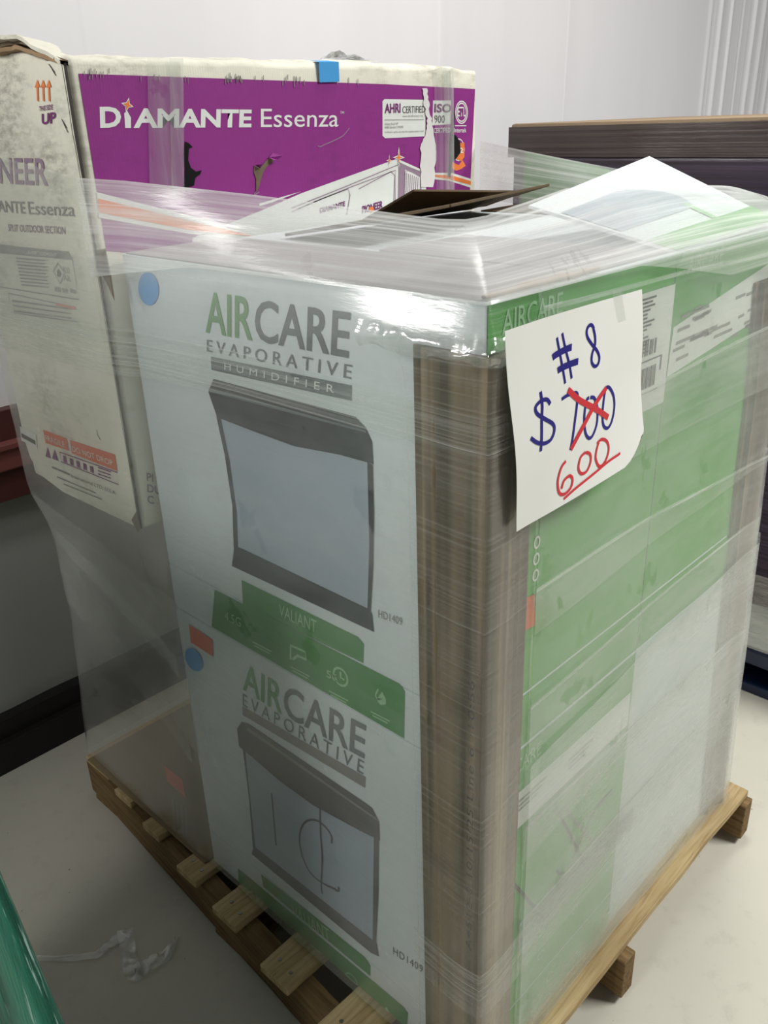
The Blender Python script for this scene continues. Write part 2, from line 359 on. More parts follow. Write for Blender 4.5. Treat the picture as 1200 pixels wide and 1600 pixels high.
# ------------------------------------------------------------------ cardboard slip sheet under the back of the load
ss = empty('slip_sheet', 'brown cardboard sheet lying on the back half of the pine pallet', 'cardboard sheet', loc=(.47, 1.02, .1395))
box('board', (-.020, .760, .1395), (.99, 1.290, .1435), M['slip'], ss, .0012)
ZF = Face(2, .1440)
poly('orange_sticker', ZF, [(256, 1196), (284, 1218), (290, 1246), (262, 1222)], M['orange_label'], ss, .0004)
for k in range(4): poly('printed_line', ZF, [(268+k*7, 1246+k*5), (271+k*7, 1248+k*5), (274+k*6.5, 1300+k*3), (271+k*6.5, 1298+k*3)], M['ink_grey'], ss, .0004)
settle(ss)

# ------------------------------------------------------------------ humidifier cartons
Z0, HB = .1395, .6725
WF = Face(0, 0.0); GF = Face(1, 0.0)
def humidifier_carton(label, x0, x1, y1, z0, topflaps=False, x1t=None):
    r = empty('humidifier_carton', label, 'carton', 'humidifier cartons on the pallet', ((x0+x1)/2, y1/2, z0)); x1t = x1t or x1
    h = HB-.0015; xm = x1+(x1t-x1)*.14
    hexa('tray', [(x0, 0, z0), (x1, 0, z0), (x1, y1, z0), (x0, y1, z0), (x0, 0, z0+.095), (xm, 0, z0+.095), (xm, y1, z0+.095), (x0, y1, z0+.095)], M['carton_white'], r, .002)
    hexa('cover', [(x0, 0, z0+.0965), (xm, 0, z0+.0965), (xm, y1, z0+.0965), (x0, y1, z0+.0965), (x0, 0, z0+h), (x1t, 0, z0+h), (x1t, y1, z0+h), (x0, y1, z0+h)], M['carton_white'], r, .002)
    return r
up = humidifier_carton('upper humidifier carton with white front behind the handwritten price sheet', 0, .4445, .752, Z0+HB)
lo = humidifier_carton('lower humidifier carton with 1 and cent sign scribbled on its picture', 0, .4445, .752, Z0)
ur = humidifier_carton('green-sided humidifier carton with raised white flap, right of the price sheet', .4455, .885, .752, Z0+HB, x1t=.812)
lr = humidifier_carton('plain white carton at the lower right of the wrapped load', .4455, .925, .752, Z0, x1t=.89)
def quad3(name, P, mat, parent):
    return mesh(name, P, [tuple(range(len(P)))], mat, parent)
def side_print(root, x0, x1a, x1b, za, zb, mat, nm='green_side_print', y=-.0008):
    return quad3(nm, [(x0, y, za), (x1a, y, za), (x1b, y, zb), (x0, y, zb)], mat, root)
side_print(up, .002, .4435, .4435, Z0+HB+.098, Z0+2*HB-.004, M['green']); side_print(up, .002, .4435, .4435, Z0+HB+.002, Z0+HB+.094, M['green'])
side_print(lo, .002, .4435, .4435, Z0+.098, Z0+HB-.004, M['green']); side_print(lo, .002, .4435, .4435, Z0+.002, Z0+.094, M['green'])
side_print(ur, .4465, .871, .808, Z0+HB+.098, Z0+2*HB-.004, M['green']); side_print(ur, .4465, .881, .874, Z0+HB+.002, Z0+HB+.094, M['green'])
# --- white front, upper carton
def front_upper():
    ftext('green_lettering', 'AIR', WF, (322, 519), (395, 532), (321, 455), M['green_logo'], up, .012)
    ftext('grey_lettering', 'CARE', WF, (399, 533), (545, 560), (399, 467), M['grey_logo'], up, .012)
    ftext('subtitle_lettering', 'EVAPORATIVE', WF, (324, 549), (549, 592), (324, 530), M['grey_logo'], up, 0, 1.5)
    poly('banner_print', WF, [(330, 557), (550, 602), (550, 626), (331, 578)], M['banner'], up)
    ftext('banner_lettering', 'HUMIDIFIER', WF, (352, 577), (523, 614), (352, 566), M['print_white'], up, 0, 1.8, .0018)
    poly('cabinet_top_print', WF, [(334, 592), (556, 651), (572, 668), (582, 690), (584, 725), (530, 710), (460, 697), (400, 675), (340, 652), (326, 612)], M['cabinet_dark'], up)
    polys('cabinet_trim_print', WF, [[(327, 606), (572, 672), (574, 676), (328, 612)]], M['cabinet_mid'], up, .0013)
    poly('cabinet_front_print', WF, [(346, 655), (400, 675), (460, 697), (530, 710), (577, 724), (578, 830), (576, 952), (372, 856), (369, 790), (358, 710)], M['cabinet_front'], up, .0010)
    for side in ([(575, 722), (583, 725), (585, 800), (584, 880), (580, 955), (575, 952), (578, 850)], [(339, 650), (346, 653), (360, 720), (371, 800), (373, 858), (366, 855), (364, 790), (352, 710)]): poly('cabinet_side_print', WF, side, M['cabinet_dark'], up, .0014)
    poly('cabinet_base_print', WF, [(367, 852), (380, 857), (575, 950), (582, 958), (585, 987), (363, 884)], M['cabinet_dark'], up, .0012)
    poly('name_band', WF, [(378, 906), (560, 995), (569, 1006), (568, 1036), (380, 944)], M['green_band'], up)
    ftext('name_lettering', 'VALIANT', WF, (437, 962), (495, 989), (437, 943), M['print_pale'], up, 0, 1, .0014)
    ftext('model_lettering', 'HD1409', WF, (592, 964), (629, 977), (592, 952), M['ink_grey'], up, 0, 1.1)
    poly('feature_band', WF, [(336, 921), (480, 994), (625, 1068), (633, 1080), (632, 1160), (332, 985)], M['green_band'], up)
    ftext('feature_lettering', '4.5G', WF, (352, 968), (377, 980), (352, 954), M['print_pale'], up, 0, 1, .0014)
    ftext('clock_lettering', '56', WF, (511, 1057), (528, 1066), (511, 1045), M['print_pale'], up, .01, 1, .0014)
    circ = lambda cx, cy, a, b, sl: [(cx+a*math.cos(t*math.pi/8), cy+b*math.sin(t*math.pi/8)+sl*a*math.cos(t*math.pi/8)) for t in range(17)]
    strokes('clock_icon', WF, [circ(533, 1057, 11, 13, .5), [(533, 1049), (533, 1058), (539, 1062)]], .004, M['print_pale'], up, .0014, 0)
    strokes('house_icon', WF, [[(455, 1030), (455, 1008), (478, 1018), (479, 1030), (466, 1024), (458, 1030)]], .005, M['print_pale'], up, .0014, 0)
    polys('drop_icon', WF, [[(598, 1080), (604, 1092), (604, 1100), (596, 1101), (590, 1094), (592, 1088)]], M['print_pale'], up, .0014)
    strokes('drop_outline', WF, [[(592, 1076), (588, 1086), (592, 1092), (598, 1090)]], .003, M['print_pale'], up, .0014, 3)
    for k, (x, y) in enumerate(((395, 1001), (455, 1040), (515, 1078), (580, 1110))):
        polys('caption_lines', WF, [[(x, y), (x+30, y+15.5), (x+30, y+17.5), (x, y+2)], [(x+3, y+6), (x+27, y+18.5), (x+27, y+20.5), (x+3, y+8)]], M['print_pale'], up, .0014)
    ell = [(233+16*math.cos(t/20*2*math.pi), 451+26*math.sin(t/20*2*math.pi)+2*math.cos(t/20*2*math.pi)) for t in range(20)]
    poly('round_sticker', WF, ell, M['blue_dot'], up, .0014)
    bars = []
    for k in range(4): bars.append([(664+k*2.6, 1147+k*1.6), (665.4+k*2.6, 1148+k*1.6), (665.4+k*2.6, 1168+k*1.6), (664+k*2.6, 1167+k*1.6)])
    polys('barcode', WF, bars, M['ink_dark'], up)
def front_lower():
    ftext('green_lettering', 'AIR', WF, (380, 1077), (441, 1116), (380, 1033), M['green_logo'], lo, .012)
    ftext('grey_lettering', 'CARE', WF, (444, 1118), (570, 1186), (444, 1068), M['grey_logo'], lo, .012)
    ftext('subtitle_lettering', 'EVAPORATIVE', WF, (380, 1102), (568, 1210), (380, 1083), M['grey_logo'], lo, 0, 1.5)
    poly('banner_print', WF, [(379, 1103), (572, 1214), (571, 1231), (380, 1117)], M['brown_cab_mid'], lo)
    poly('cabinet_top_print', WF, [(378, 1127), (390, 1131), (568, 1252), (582, 1262), (593, 1284), (594, 1313), (560, 1296), (490, 1258), (440, 1222), (374, 1166), (371, 1138)], M['brown_cab_dark'], lo)
    polys('cabinet_trim_print', WF, [[(388, 1136), (592, 1280), (593, 1284), (387, 1141)]], M['brown_cab_mid'], lo, .0013)
    poly('cabinet_front_print', WF, [(382, 1172), (440, 1222), (490, 1258), (560, 1296), (587, 1310), (584, 1470), (398, 1328), (390, 1250)], M['cabinet_front'], lo, .0010)
    for side in ([(585, 1308), (593, 1312), (592, 1400), (588, 1478), (583, 1473)], [(380, 1168), (384, 1172), (400, 1325), (396, 1324), (390, 1250)]): poly('cabinet_side_print', WF, side, M['brown_cab_dark'], lo, .0014)
    poly('cabinet_base_print', WF, [(397, 1320), (402, 1325), (583, 1468), (589, 1472), (593, 1494), (580, 1488), (394, 1334)], M['brown_cab_dark'], lo, .0012)
    poly('name_band', WF, [(408, 1365), (570, 1495), (579, 1508), (579, 1525), (412, 1385)], M['green_band'], lo)
    ftext('name_lettering', 'VALIANT', WF, (459, 1432), (517, 1471), (456, 1413), M['print_pale'], lo, 0, 1, .0014)
    ftext('model_lettering', 'HD1409', WF, (615, 1490), (661, 1520), (615, 1479), M['ink_dark'], lo, 0, 1.1)
    poly('feature_band', WF, [(372, 1356), (630, 1572), (638, 1582), (638, 1665), (376, 1396)], M['green_band'], lo)
    ftext('feature_lettering', '4.5G', WF, (392, 1402), (414, 1419), (390, 1388), M['print_pale'], lo, 0, 1, .0014)
    circ = lambda cx, cy, a, b, sl: [(cx+a*math.cos(t*math.pi/8), cy+b*math.sin(t*math.pi/8)+sl*a*math.cos(t*math.pi/8)) for t in range(17)]
    strokes('clock_icon', WF, [circ(550, 1531, 9, 9, .8), [(539, 1520), (548, 1528)]], .003, M['print_pale'], lo, .0014, 0)
    strokes('house_icon', WF, [[(487, 1475), (487, 1484), (500, 1492), (501, 1486)]], .004, M['print_pale'], lo, .0014, 0)
    polys('drop_icon', WF, [[(604, 1572), (610, 1581), (607, 1586), (602, 1581)]], M['print_pale'], lo, .0014)
    strokes('pencilled_figures', WF, [[(425.5, 1239), (429, 1280), (432.5, 1320)], [(501, 1250), (502, 1300), (504.5, 1340), (503, 1380), (504.5, 1396)],
            [(519, 1317), (519, 1306), (510, 1292), (495, 1281), (479, 1283), (470, 1300), (471, 1328), (484, 1360), (505, 1379), (528, 1390)], [(524, 1390), (530, 1391), (530, 1385)]], .0045, M['pen'], lo, .0018, 6)
    poly('orange_sticker', WF, [(296, 975), (333, 999), (334, 1026), (299, 1003)], M['orange_label'], lo, .0014)
    poly('round_sticker', WF, [(304+14*math.cos(t/16*6.283), 1030+17*math.sin(t/16*6.283)+7*math.cos(t/16*6.283)) for t in range(16)], M['blue_dot'], lo, .0020)
WF.zmin = Z0+HB+.003; front_upper(); WF.zmin = Z0+.003; front_lower(); WF.zmin = -9
# --- green sides: lettering, labels, stickers
def gx(x, z, y=-.0016): return Vector((x, y, z))
text('side_lettering', 'AIRCARE', gx(.028, 1.443), gx(.150, 1.447), gx(.028, 1.470), M['print_pale'], up, .006)
text('side_lettering', 'AIRCARE', gx(.040, .768), gx(.155, .768), gx(.040, .795), M['print_pale'], lo, .006)
lab = quad3('address_label', [gx(.300, 1.262), gx(.447, 1.262), gx(.447, 1.440), gx(.300, 1.440)], M['print_white'], up)
bars = []
for k in range(22):
    x = .318+k*.0042; bars.append((x, 1.298, .0018+.0016*(k % 3 == 0), .032))
for k in range(15):
    z = 1.43-k*.0055; bars.append((.312, z, .05+.03*random.random(), .0028))
for k in range(12): bars.append((.320+k*.0072, 1.348, .003+.002*(k % 2), .022))
bars += [(.31, 1.339, .115, .002), (.422, 1.318, .004, .023), (.31, 1.29, .11, .002)]
V, Fc = [], []
for x, z, a, b in bars:
    k = len(V); V += [(x, -.0022, z), (x+a, -.0022, z), (x+a, -.0022, z+b), (x, -.0022, z+b)]; Fc.append((k, k+1, k+2, k+3))
mesh('barcode', V, Fc, M['ink_dark'], lab)
for k, z in enumerate((1.147, 1.122, 1.097)):
    ring = []; V, Fc = [], []
    pts = [gx(.118+.006*math.cos(t*math.pi/8), z+.008*math.sin(t*math.pi/8)) for t in range(17)]; ribbon_geo(pts, .003, Vector((0, -1, 0)), V, Fc)
    mesh('printed_ring', V, Fc, M['print_white'], up)
poly('orange_sticker', GF, [(811, 938), (834, 927), (834, 976), (810, 989)], M['orange_label'], up, .0022)
quad3('address_label', [gx(.06, .655), gx(.438, .655), gx(.438, .728), gx(.06, .728)], M['print_white'], lo)
for x, z in ((.10, .70), (.24, .69)):
    for k in range(3): quad3('label_line', [gx(x, z-.010+k*.009, -.0022), gx(x+.05+.012*k, z-.010+k*.009, -.0022), gx(x+.05+.012*k, z-.006+k*.009, -.0022), gx(x, z-.006+k*.009, -.0022)], M['ink_grey'], lo)
strokes('marker_scrawl', GF, [[(795, 1374), (815, 1395), (850, 1438)], [(868, 1262), (888, 1300), (905, 1335), (912, 1352)], [(955, 1232), (930, 1262), (905, 1315), (893, 1340)], [(868, 1358), (872, 1364), (880, 1362)]], .006, M['ink_dark'], lo, .0022, 4)
strokes('marker_cross', GF, [[(880, 1150+110), (930, 1210+110)], [(0+960, 1235), (900, 1290)]], .004, M['ink_grey'], lo, .0022, 0)
for k, (x, z) in enumerate(((.225, .20), (.30, .31), (.19, .29))):
    V, Fc = [], []; ribbon_geo([gx(x+.009*math.cos(t*math.pi/8), z+.010*math.sin(t*math.pi/8)) for t in range(15)], .003, Vector((0, -1, 0)), V, Fc); mesh('printed_ring', V, Fc, M['print_pale'], lo)
quad3('address_label', [gx(.449, 1.300), gx(.80, 1.335), gx(.795, 1.425), gx(.455, 1.375)], M['print_white'], ur)
V, Fc = [], []
for k in range(26):
    x = .46+random.random()*.28; z = 1.315+random.random()*.075; a = .02+.05*random.random(); i = len(V)
    V += [(x, -.0022, z), (x+a, -.0022, z+.001), (x+a, -.0022, z+.006), (x, -.0022, z+.005)]; Fc.append((i, i+1, i+2, i+3))
mesh('barcode', V, Fc, M['ink_grey'], ur)
text('side_lettering', 'AIRCARE', gx(.48, 1.448), gx(.60, 1.450), gx(.48, 1.474), M['print_pale'], ur, .006)

# --- open flaps on top of the cartons
def flap(name, P, mat, parent, th=.005):
    P = [Vector(p) for p in P]; n = (P[1]-P[0]).cross(P[3]-P[0]).normalized()*th
    return hexa(name, [p-n for p in P]+P, mat, parent, .0012)
ft = Z0+2*HB
fA = [(.45, .004, ft+.001), (.812, .004, ft+.010), (.812, .250, ft+.110), (.47, .275, ft+.052)]
def flap_pt(u, v, off=.0012):
    A, B, C, D = [Vector(p) for p in fA]; n = (B-A).cross(D-A).normalized()
    return (A*(1-u)+B*u)*(1-v)+(D*(1-u)+C*u)*v+n*off
def flap_grid(name, v0, v1, ua, ub, mat, off, under=None, n=9):
    V, Fc = [], []
    for o_ in ([off] if under is None else [off, under]):
        for a in range(n+1):
            v = v0+(v1-v0)*a/n
            for b in range(n+1): V.append(flap_pt(ua(v)+(ub(v)-ua(v))*b/n, v, o_))
    m = n+1; Fc = [(a*m+b, a*m+b+1, (a+1)*m+b+1, (a+1)*m+b) for a in range(n) for b in range(n)]
    if under is not None:
        k = m*m; Fc += [tuple(k+i for i in f[::-1]) for f in Fc]
        rim = [(0, b) for b in range(n)]+[(a, n) for a in range(n)]+[(n, n-b) for b in range(n)]+[(n-a, 0) for a in range(n)]
        ix = [a*m+b for a, b in rim]; Fc += [(ix[i], ix[i]+k, ix[(i+1) % len(ix)]+k, ix[(i+1) % len(ix)]) for i in range(len(ix))]
    return mesh(name, V, Fc, mat, ur)
K = lambda c: (lambda v: c)
flap_grid('raised_flap', 0, 1, K(0), K(1), M['carton_white'], 0, -.005)
flap_grid('flap_green_border', 0, .19, K(0), K(1), M['green'], .0012)
flap_grid('flap_grey_shape', .36, .78, K(.02), lambda v: .70-2.6*(v-.50)**2, M['cabinet_front'], .0012)
flap_grid('flap_green_mark', .19, .42, lambda v: .60+.08*(v-.19), lambda v: .64+.08*(v-.19), M['print_pale'], .0016)
flap('open_flap', [(.27, .655, ft+.003), (.442, .655, ft+.003), (.442, .418, ft+.046), (.262, .400, ft+.043)], M['kraft_shaded'], up)
flap('open_flap', [(.446, .655, ft+.003), (.80, .655, ft+.003), (.80, .455, ft+.055), (.446, .418, ft+.046)], M['kraft_shaded'], ur)
flap('standing_flap', [(.50, .69, ft+.004), (.86, .66, ft+.004), (.93, .605, ft+.030), (.555, .60, ft+.059)], M['kraft_shaded'], ur)
flap('tint_flap_hinge', [(.815, .64, ft+.001), (.815, .30, ft+.001), (.925, .30, ft+.003), (.965, .64, ft+.003)], M['kraft_shaded'], ur, .004)
flap('tint_flap', [(.966, .64, ft+.004), (.926, .30, ft+.004), (.930, .30, ft+.062), (.972, .64, ft+.112)], M['green'], ur, .004)  # made-up green panel, added to give the film band its green reflected tint
flap('closed_flap', [(.003, .01, ft+.001), (.22, .01, ft+.001), (.215, .745, ft+.004), (.003, .745, ft+.001)], M['carton_grey'], up, .004)
flap('inner_flap', [(.225, .01, ft+.001), (.44, .01, ft+.001), (.44, .38, ft+.004), (.225, .38, ft+.004)], M['carton_grey'], up, .004)
# folded torn board along the top front edge
V, Fc = [], []
for i in range(19):
    t = i/18; x = .003+.235*t; r = .0022+.004*abs(noise.noise(Vector((x*40, 1, 2))))
    for k in range(6):
        a = k/6*2*math.pi; V.append((x, .006+r*math.cos(a)*1.4, ft+.004+r*math.sin(a)+.003*noise.noise(Vector((x*30, 5, 5)))))
for i in range(18):
    for k in range(6): Fc.append((i*6+k, i*6+(k+1) % 6, (i+1)*6+(k+1) % 6, (i+1)*6+k))
mesh('torn_edge', V, Fc, M['carton_kraft'], up, True)

# ------------------------------------------------------------------ support carton + large air-conditioner carton
sp = box('support_carton', (.33, .775, .1438), (.965, 1.215, .9825), M['carton_kraft'], None, .004); tag(sp, 'brown carton holding up the large purple carton', 'carton')
PX0, PX1, PY0, PY1, PZ0, PZ1 = -.030, .966, .772, 1.215, .984, 1.772
PF = Face(1, PY0); LF = Face(0, PX0-.006)
big = empty('air_conditioner_carton', 'large battered carton with purple front at the back of the load', 'carton', loc=(.47, 1.0, PZ0))
def big_body():
    bm = bmesh.new(); bmesh.ops.create_cube(bm, size=1)
    for v in bm.verts: v.co = Vector((PX0+(v.co.x+.5)*(PX1-PX0), PY0+(v.co.y+.5)*(PY1-PY0), PZ0+(v.co.z+.5)*(PZ1-PZ0)))
    bmesh.ops.bevel(bm, geom=list(bm.edges), offset=.010, segments=3, affect='EDGES', profile=.55)
    bmesh.ops.subdivide_edges(bm, edges=[e for e in bm.edges if e.calc_length() > .2], cuts=24, use_grid_fill=True)
    for v in bm.verts:
        k = max(0, min(1, (v.co.z-(PZ1-.022))/.02))
        q = Vector((v.co.x*9, v.co.y*9, v.co.z*9))
        v.co.z += k*(.007*noise.noise(q)+.004*noise.noise(q*3.3)-.012*max(0, (v.co.x-.80))*4*.25)
        v.co.y += k*.005*noise.noise(q*1.7+Vector((4, 0, 0)))
        if v.co.z > PZ1-.004: v.co.z += .016*math.sin(math.pi*min(1, max(0, (v.co.y-PY0)/(PY1-PY0))))
    me = bpy.data.meshes.new('carton_body'); bm.to_mesh(me); bm.free()
    for p in me.polygons: p.use_smooth = True
    return link('carton_body', me, M['carton_cream'], big)
big_body()
def plate(name, x0, x1, pts, mat, parent):
    """a board in the y-z plane with outline pts, thickness x0..x1"""
    n = len(pts); V = [(x0, y, z) for y, z in pts]+[(x1, y, z) for y, z in pts]
    Fc = [tuple(range(n)), tuple(range(2*n-1, n-1, -1))]+[(i, i+n, (i+1) % n+n, (i+1) % n) for i in range(n)]
    o = mesh(name, V, Fc, mat, parent); bm = bmesh.new(); bm.from_mesh(o.data); bmesh.ops.recalc_face_normals(bm, faces=bm.faces); bm.to_mesh(o.data); bm.free(); return o
ol = [(PY0+.004, PZ0+.004), (PY0+.003, PZ1-.26), (PY0+.006, PZ1-.10), (PY0+.004, PZ1-.012), (PY0+.012, PZ1-.004), (PY0+.14, PZ1+.001), (PY1-.01, PZ1+.006), (PY1-.002, PZ0+.09), (PY1-.012, PZ0+.045), (PY1-.05, PZ0+.012), (PY0+.3, PZ0-.002)]
plate('end_panel', PX0-.006, PX0-.0015, ol, M['carton_cream'], big)
# worn dark seam between end panel and purple face, torn corner pieces
V, Fc = [], []
for i in range(41):
    z = PZ0+.004+(PZ1-PZ0-.012)*i/40; wv = .003+.004*max(0, noise.noise(Vector((z*23, 2, 7))))+(.004 if z > 1.58 else 0)
    V += [(PX0-.0064, PY0+.002+wv, z), (PX0-.0035, PY0-.0015, z)]
for i in range(40): Fc.append((2*i, 2*i+1, 2*i+3, 2*i+2))
mesh('worn_seam', V, Fc, M['ink_dark'], big)
poly('torn_patch', LF, [(152, 390), (166, 388), (174, 430), (180, 470), (170, 448), (158, 425)], M['torn'], big, .001)
poly('torn_patch', LF, [(206, 812), (214, 798), (221, 826), (216, 832)], M['torn'], big, .001)
# layered, lifted lid board at the left end
def lid():
    for k, (dz, dx, y1, mt) in enumerate(((.020, .010, PY1+.01, 'carton_kraft'), (.031, .004, PY1+.006, 'torn'), (.041, .014, PY1+.008, 'carton_cream'))):
        V, Fc = [], []; n = 26
        for i in range(n+1):
            y = PY0+.004+(y1-PY0)*i/n; e = .006*noise.noise(Vector((y*22, k*3, 1)))
            lf = min(1, max(0, (y-PY0)/.13)); lift = -.004+.018*lf+.003*noise.noise(Vector((y*30, k, 9))); zt = PZ1-.010+dz*.75*(.15+.85*lf)+lift
            V += [(PX0-dx+e, y, zt), (PX0-dx+e, y, zt+.006), (PX0+.040+e*2, y, zt-.004), (PX0+.040+e*2, y, zt-.010)]
        for i in range(n):
            a = 4*i
            for q in range(4): Fc.append((a+q, a+(q+1) % 4, a+4+(q+1) % 4, a+4+q))
        Fc += [(0, 1, 2, 3), tuple(4*n+q for q in (3, 2, 1, 0))]
        mesh('lid_layer', V, Fc, M[mt], big)
lid()
# --- purple front print
poly('purple_panel', PF, [(122, 115), (600, 131.5), (742, 139), (733, 320), (640, 420), (400, 410), (166, 392)], M['purple'], big, .0008)
ftext('bold_lettering', 'D', PF, (156, 200), (189, 199), (155, 167), M['print_white'], big, .035)
polys('bold_lettering', PF, [[(193.5, 177), (198, 173), (204, 184), (204, 200), (195, 200)]], M['print_white'], big, .0012)
ftext('bold_lettering', 'AMANTE', PF, (208, 200), (392, 199), (208, 169), M['print_white'], big, .035)
ftext('light_lettering', 'Essenza', PF, (407, 199), (528, 198), (407, 170), M['print_white'], big, .002)
ftext('light_lettering', 'TM', PF, (531, 178), (537, 178), (531, 174), M['print_white'], big, .0)
def star(cx, cy, rx, ry, tilt=0, inner=.3):
    P = []
    for k in range(8):
        a = k*math.pi/4+tilt; r = 1 if k % 2 == 0 else inner
        P.append((cx+rx*r*math.sin(a), cy-ry*r*math.cos(a)))
    return P
poly('star_outline', PF, star(198.5, 164, 10, 12, .25, .4), M['print_white'], big, .0012)
poly('star_print', PF, star(198.5, 164, 7, 8.5, .25, .4), M['orange'], big, .0016)
# certification labels
poly('certificate_label', PF, [(597, 158), (600, 155), (664, 156), (664, 213), (601, 216), (597, 212)], M['print_white'], big, .0012)
ftext('certificate_lettering', 'AHRI', PF, (600, 177), (625, 176), (600, 162), M['violet'], big, .03, 1, .0018)
ftext('certificate_lettering', 'CERTIFIED', PF, (628, 177), (663, 176), (628, 166), M['ink_dark'], big, 0, 1, .0018)
ftext('certificate_lettering', 'www.ahridirectory.org', PF, (628, 184), (660, 183), (628, 180), M['ink_grey'], big, 0, 1, .0018)
ftext('certificate_lettering', 'Unitary Small HP\nAHRI Standard 210/240', PF, (600, 201), (629, 200), (600, 192), M['ink_grey'], big, 0, 1, .0018)
ftext('certificate_lettering', 'Certification applies only when the complete system is listed', PF, (600, 209), (661, 207), (600, 205), M['ink_grey'], big, 0, 1, .0018)
strokes('certificate_rule', PF, [[(600, 187.5), (661, 187)]], .0012, M['ink_grey'], big, .0018, 0)
poly('iso_label', PF, [(676, 157), (704, 157), (703, 194), (675, 196)], M['print_white'], big, .0012)
ftext('iso_lettering', 'ISO', PF, (677.5, 176), (704, 176), (678, 162), M['violet'], big, .03, 1, .0018)
ftext('iso_lettering', '900', PF, (678, 192), (694, 192), (678, 180), M['ink_dark'], big, 0, 1, .0018)
ftext('iso_lettering', 'CERTIFIED', PF, (677, 208), (703, 207), (677, 200), M['print_white'], big, .01, 1, .0014)
circ = lambda cx, cy, a, b: [(cx+a*math.cos(t*math.pi/10), cy+b*math.sin(t*math.pi/10)) for t in range(21)]
strokes('listed_mark', PF, [circ(720.5, 175.5, 9.4, 17.4), circ(720.5, 175.5, 7.4, 14.2)], .0026, M['print_white'], big, .0012, 0)
ftext('listed_lettering', 'ETL', PF, (714.5, 182), (727, 182), (714.5, 167), M['print_white'], big, .01)
strokes('listed_rule', PF, [[(710, 196.5), (728, 196.5)]], .002, M['print_white'], big, .0012, 0)
ftext('listed_lettering', 'Intertek', PF, (709, 207), (728, 207), (709, 200), M['print_white'], big, .01)
strokes('warranty_ring', PF, [circ(716, 234, 9, 17)], .0022, M['print_white'], big, .0012, 0)
polys('warranty_print', PF, [[(711, 224), (725, 223), (725, 245), (720, 252), (711, 248)], [(704, 252), (716, 258), (722, 250), (727, 259), (720, 264), (712, 267), (704, 262)]], M['orange'], big, .0014)
ftext('warranty_lettering', '12', PF, (713, 239), (723, 239), (713, 231), M['print_white'], big, .02, 1, .002)
polys('swoosh_print', PF, [[(676, 270), (705, 270), (735, 279.5), (734, 293), (700, 282), (676, 280)]], M['print_white'], big, .0012)
polys('swoosh_print', PF, [[(676, 273), (705, 274), (735, 283), (735, 289), (702, 280), (678, 276)]], M['orange'], big, .0016)
poly('swoosh_print', PF, [(150, 300), (300, 338), (420, 372), (300, 366), (154, 340)], M['print_white'], big, .0012)
poly('swoosh_print', PF, [(152, 310), (300, 346), (400, 370), (300, 360), (154, 332)], M['orange'], big, .0016)
# drawing of the outdoor unit
poly('unit_drawing', PF, [(405, 330), (470, 302), (620, 248), (665, 268), (665, 345), (640, 420), (300, 420), (300, 372)], M['print_white'], big, .0012)
poly('unit_shadow', PF, [(622, 256), (658, 270), (657, 345), (620, 345)], M['violet_grey'], big, .0016)
poly('unit_grille', PF, [(632, 265), (655, 275), (654, 340), (630, 340)], M['print_white'], big, .0019)
strokes('unit_outline', PF, [[(455, 325), (540, 291), (622, 257)], [(465, 326), (545, 293), (617, 266), (617, 340)], [(455, 331), (500, 311), (543, 295), (546, 305), (541, 335)], [(560, 295), (610, 268), (616, 274), (614, 330)],
        [(622, 254), (640, 262), (665, 272)], [(630, 340), (632, 268), (638, 266), (655, 276)]], .0018, M['violet_grey'], big, .0022, 0)
for k in range(7): strokes('unit_louvre', PF, [[(634+k*3, 270+k*1.2), (632.5+k*3, 338)]], .0014, M['violet'], big, .0024, 0)
poly('white_ray', PF, [(404, 318), (470, 299), (425, 316), (405, 322)], M['print_white'], big, .0014)
for (a, b, r1, r2) in ((622, 246, 8, 14), (607, 251, 4, 8)):
    poly('star_outline', PF, star(a, b, r1*1.2, r2*1.2, 0, .25), M['print_white'], big, .0022); poly('star_print', PF, star(a, b, r1*.8, r2*.7, 0, .25), M['orange'], big, .0026)
ftext('maker_lettering', 'PIONEER', PF, (565, 334), (597, 325), (565, 322), M['violet'], big, .025, 1, .0022)
poly('maker_dot', PF, [(579+4*math.cos(t*.785), 327+4.5*math.sin(t*.785)) for t in range(8)], M['orange'], big, .0026)
ftext('badge_lettering', 'DIAMANTE', PF, (499, 333), (538, 322), (499, 325), M['violet'], big, .03, 1, .0022)
# torn paper strip, gashes and a puncture
def jag_strip(pts_l, pts_r, amp, seed):
    random.seed(seed); L = []; Rr = []
    for (ax, ay), (bx, by) in zip(pts_l, pts_l[1:]):
        for k in range(5): L.append((ax+(bx-ax)*k/5+random.uniform(-amp, amp), ay+(by-ay)*k/5))
    for (ax, ay), (bx, by) in zip(pts_r, pts_r[1:]):
        for k in range(5): Rr.append((ax+(bx-ax)*k/5+random.uniform(-amp, amp), ay+(by-ay)*k/5))
    return L+Rr[::-1]
poly('torn_strip', PF, jag_strip([(659, 138), (661, 160), (665, 185), (665, 205), (656, 225), (656, 260), (655, 300)], [(665, 138), (668, 160), (672, 185), (676, 205), (679, 232), (678, 262), (674, 300)], 1.6, 3), M['torn_white'], big, .003)
poly('dark_gash', PF, [(707, 165), (709, 180), (707, 210), (711, 212), (717, 222), (718, 238), (711, 248), (705, 252), (702, 277), (698, 276), (701, 255), (701, 226), (704, 205)], M['black_hole'], big, .0034)
poly('dark_gash', PF, [(288, 221), (294, 224), (300, 230), (294, 232), (293, 250), (297, 262), (305, 268), (314, 266), (312, 272), (304, 278), (302, 290), (294, 292), (292, 299), (286, 298), (288, 265), (286, 240)], M['black_hole'], big, .0024)
poly('puncture', PF, [(396, 258), (405, 262), (414, 252), (425, 240), (432, 243), (426, 252), (414, 262), (409, 272), (404, 290), (399, 302), (399, 280), (395, 268)], M['torn'], big, .0024)
